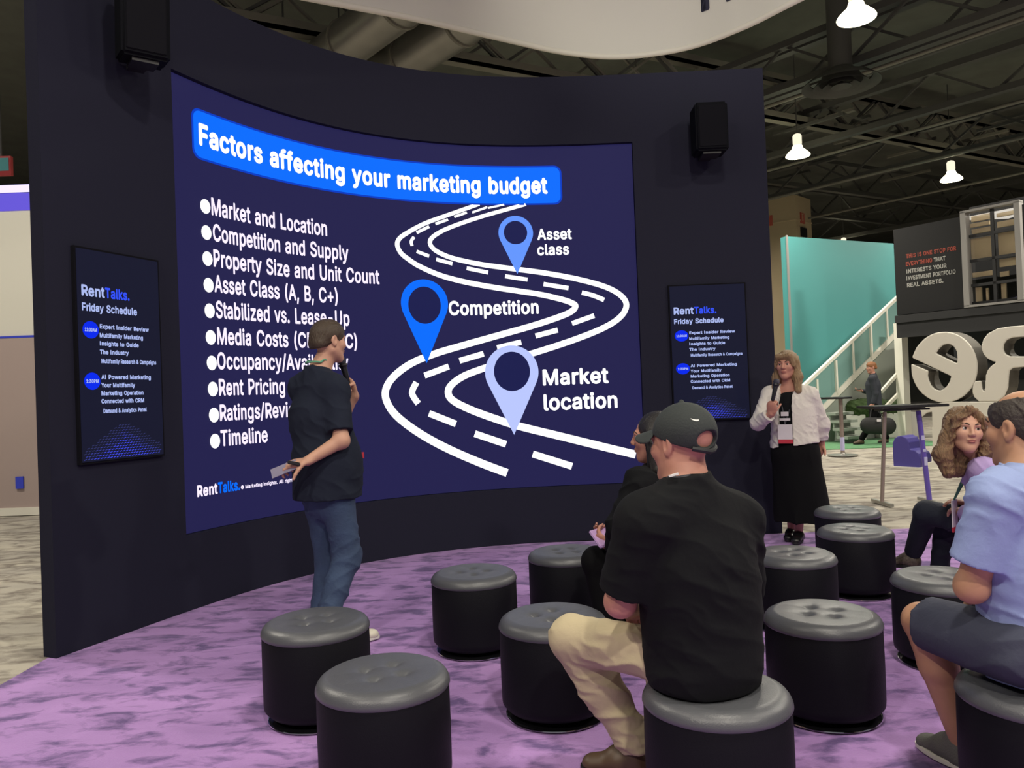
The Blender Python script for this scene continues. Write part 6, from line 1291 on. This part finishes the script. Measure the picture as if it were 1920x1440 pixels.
# ------------------------------------------------------------------ dark-haired person behind the capped man
def dark_sitter():
    f = V(-.85, .52, 0); fr = frame((-.95, .30, -.05)); r = V(f.y, -f.x, 0)
    J = dict(pv=at(1262, 1052, 3.92), ch=at(1246, 950, 3.90), nk=at(1236, 876, 3.88), hd=at(1226, 820, 3.86),
             shL=at(1198, 905, 3.74), shR=at(1268, 900, 4.04), elL=at(1160, 985, 3.72), wrL=at(1150, 1030, 3.86), elR=at(1225, 985, 4.14), wrR=at(1160, 1012, 4.12),
             hpL=at(1240, 1058, 3.86), hpR=at(1270, 1055, 4.00), knL=at(1118, 1052, 3.98), knR=at(1150, 1050, 4.16), anL=at(1140, 1185, 3.98), anR=at(1175, 1180, 4.16))
    rt = person((J['pv'].x, J['pv'].y, 0), 'seated person with black hair and black clothes, mostly hidden behind the man in the cap')
    S = Solid(.005); skin_body(S, J, f, .92); add_head(S, J['hd'], fr, 1.0)
    add_hand(S, J['wrL'], V(-.5, .5, .35), V(.5, .6, .5), V(.2, .2, 1), (35, 45, 30)); add_hand(S, J['wrR'], V(-.7, .1, .2), V(.3, -.8, .4), V(.2, .2, 1), (35, 45, 30))
    body = S.build('body', M['skinred'], rt); face_parts(rt, body, J['hd'], fr)
    c = J['hd']; R_, F_, U_ = fr; L = lambda x, y, z: c + R_ * x + F_ * y + U_ * z
    S = Solid(.005); S.ell(L(0, -.024, .034), (.090, .102, .096), fr, .02)
    for s_ in (-1, 1): S.cone(L(s_ * .07, .0, .03), L(s_ * .088, -.005, -.15), .034, .038, .03)
    S.cone(L(0, -.06, 0), L(0, -.07, -.18), .080, .080, .04, (F_, .65)); S.ell(L(0, .115, -.035), (.066, .075, .10), fr, .01, 's'); S.build('hair', M['hairblack'], rt, folds=[(.004, .022, R_ + F_ * .4, 1.0)])
    S = Solid(.006); S.cone(J['pv'] + V(0, 0, -.02), J['ch'], .170, .170, .05, (f, .8)); S.cone(J['ch'], J['nk'] + V(0, 0, -.09), .165, .11, .05, (f, .75)); S.cone(J['shL'].lerp(J['nk'], .1), J['shR'].lerp(J['nk'], .1), .072, .072, .05)
    for s_ in 'LR':
        S.cone(J['nk'] + V(0, 0, -.04), J['sh' + s_], .06, .058, .04); S.cone(J['sh' + s_], J['el' + s_], .070, .060, .03); e = J['el' + s_].lerp(J['wr' + s_], .9); S.cone(J['el' + s_], e + (e - J['el' + s_]) * .2, .060, .045, .03, cut=[(e, e - J['el' + s_])])
    S.build('jacket', M['tblack'], rt, folds=[(.005, .08, (.3, .2, 1), 1.3)])
    S = Solid(.006); S.cone(J['pv'] + V(0, 0, -.02), J['pv'] + V(0, 0, .04), .155, .15, .05, (f, .85))
    for s_ in 'LR':
        S.cone(J['hp' + s_], J['kn' + s_], .092, .072, .04); a = J['an' + s_]; S.cone(J['kn' + s_], a, .070, .055, .03, cut=[(a + V(0, 0, -.03), V(0, 0, -1))])
    S.build('trousers', M['skirt'], rt)
    for s_ in 'LR': shoe('shoe', rt, V(J['an' + s_].x, J['an' + s_].y, .1), V(J['an' + s_].x - .15, J['an' + s_].y + .09, .008), M['shoeblack'], M['black'])
    t0, t1 = at(1114, 1012, 3.90), at(1160, 998, 3.92); d = (t1 - t0).normalized(); n = (V(.1, .9, .35) - d * d.dot(V(.1, .9, .35))).normalized()
    tb = empty('tablet', t0, 'lilac-cased tablet on the lap of the dark-haired sitter', 'tablet'); q = MB(); q.box((t0 + t1) / 2 + d * .04, ((t1 - t0).length + .08, .17, .014), (d, n, d.cross(n))); q.build('case', M['tabletcase'], tb, bevel=.004)
dark_sitter()
pst = at(1262, 1052, 3.92); stool(0, 0, 'black stool under the dark-haired sitter, hidden behind the man in the cap', .3, xy=(pst.x, pst.y))

# ------------------------------------------------------------------ far man walking past the planters
def far_man():
    f = V(-1, .05, 0); fr = frame((-1, .0, -.12)); Y = 16.5
    J = dict(pv=at(1640, 757, Y), ch=at(1637, 722, Y), nk=at(1637, 702, Y), hd=at(1634, 689, Y), shL=at(1635, 710, Y - .19), shR=at(1637, 709, Y + .19), elL=at(1642, 738, Y - .22), wrL=at(1636, 757, Y - .20), elR=at(1632, 736, Y + .22), wrR=at(1617, 733, Y + .12),
             hpL=at(1640, 762, Y - .09), hpR=at(1640, 762, Y + .09), knL=at(1634, 793, Y - .09), knR=at(1648, 793, Y + .09), anL=at(1616, 822, Y - .09), anR=at(1662, 820, Y + .09))
    rt = person((J['pv'].x, J['pv'].y, 0), 'far man with auburn hair and dark suit walking past the white planters')
    S = Solid(.009); skin_body(S, J, f, 1.0); add_head(S, J['hd'], fr, 1.0); add_hand(S, J['wrR'], V(-1, 0, .1), V(0, 0, 1), V(-.3, -.9, 0), (20, 30, 20)); add_hand(S, J['wrL'], V(-.1, 0, -1), V(.2, .9, 0), V(-1, 0, 0), (60, 60, 40)); body = S.build('body', M['skinred'], rt); face_parts(rt, body, J['hd'], fr)
    short_hair('hair', rt, J['hd'], fr, M['hairred'], .007, 1.0, thick=1.5)
    S = Solid(.010); S.cone(J['pv'] + V(0, 0, -.12), J['ch'], .165, .170, .05, (f, .85)); S.cone(J['ch'], J['nk'] + V(0, 0, -.09), .17, .11, .05, (f, .75)); S.cone(J['shL'], J['shR'], .07, .07, .05)
    for s_ in 'LR': S.cone(J['nk'] + V(0, 0, -.04), J['sh' + s_], .06, .06, .04); S.cone(J['sh' + s_], J['el' + s_], .068, .06, .03); S.cone(J['el' + s_], J['el' + s_].lerp(J['wr' + s_], .88), .058, .046, .03)
    S.cone(J['nk'] + V(0, 0, -.05), J['nk'] + V(0, 0, .0), .07, .065, .02); S.cut(J['pv'] + V(0, 0, -.12), V(0, 0, -1)); S.build('jacket', M['suit'], rt)
    S = Solid(.010); S.cone(J['pv'] + V(0, 0, -.06), J['pv'], .15, .15, .05, (f, .85))
    for s_ in 'LR': S.cone(J['hp' + s_], J['kn' + s_], .09, .07, .04); S.cone(J['kn' + s_], J['an' + s_], .07, .06, .03)
    S.build('trousers', M['skirt'], rt)
    for s_ in 'LR': a = J['an' + s_]; shoe('shoe', rt, V(a.x, a.y, .1), V(a.x - .19, a.y, .008), M['shoebrown'], M['black'], h=.008)
    ph = empty('phone', J['wrR'] + V(-.08, 0, .02), 'small phone in the hand of the far man in the suit', 'phone'); q = MB(); q.box(J['wrR'] + V(-.10, 0, .028), (.14, .07, .01)); q.build('case', M['black'], ph)
    bg = empty('shoulder_bag', at(1645, 800, Y - .3), 'black shoulder bag with a pale logo carried by the far man', 'bag')
    S = Solid(.012); c = at(1646, 797, Y - .30); S.cone(c + V(-.20, 0, .0), c + V(.20, 0, -.03), .17, .18, .03, (V(0, 1, 0), .5)); S.build('bag_body', M['bag'], bg)
    q = MB(); q.box(c + V(-.02, -.100, .10), (.085, .01, .05)); q.build('logo_patch', M['badge'], bg)
    q = MB(); q.tube(catmull([c + V(-.16, 0, .13), J['wrL'] + V(-.03, -.02, -.09), J['wrL'] + V(.03, -.02, -.09), c + V(.16, 0, .12)], 5), .012, 8); q.build('strap', M['bag'], bg, smooth=True)
far_man()
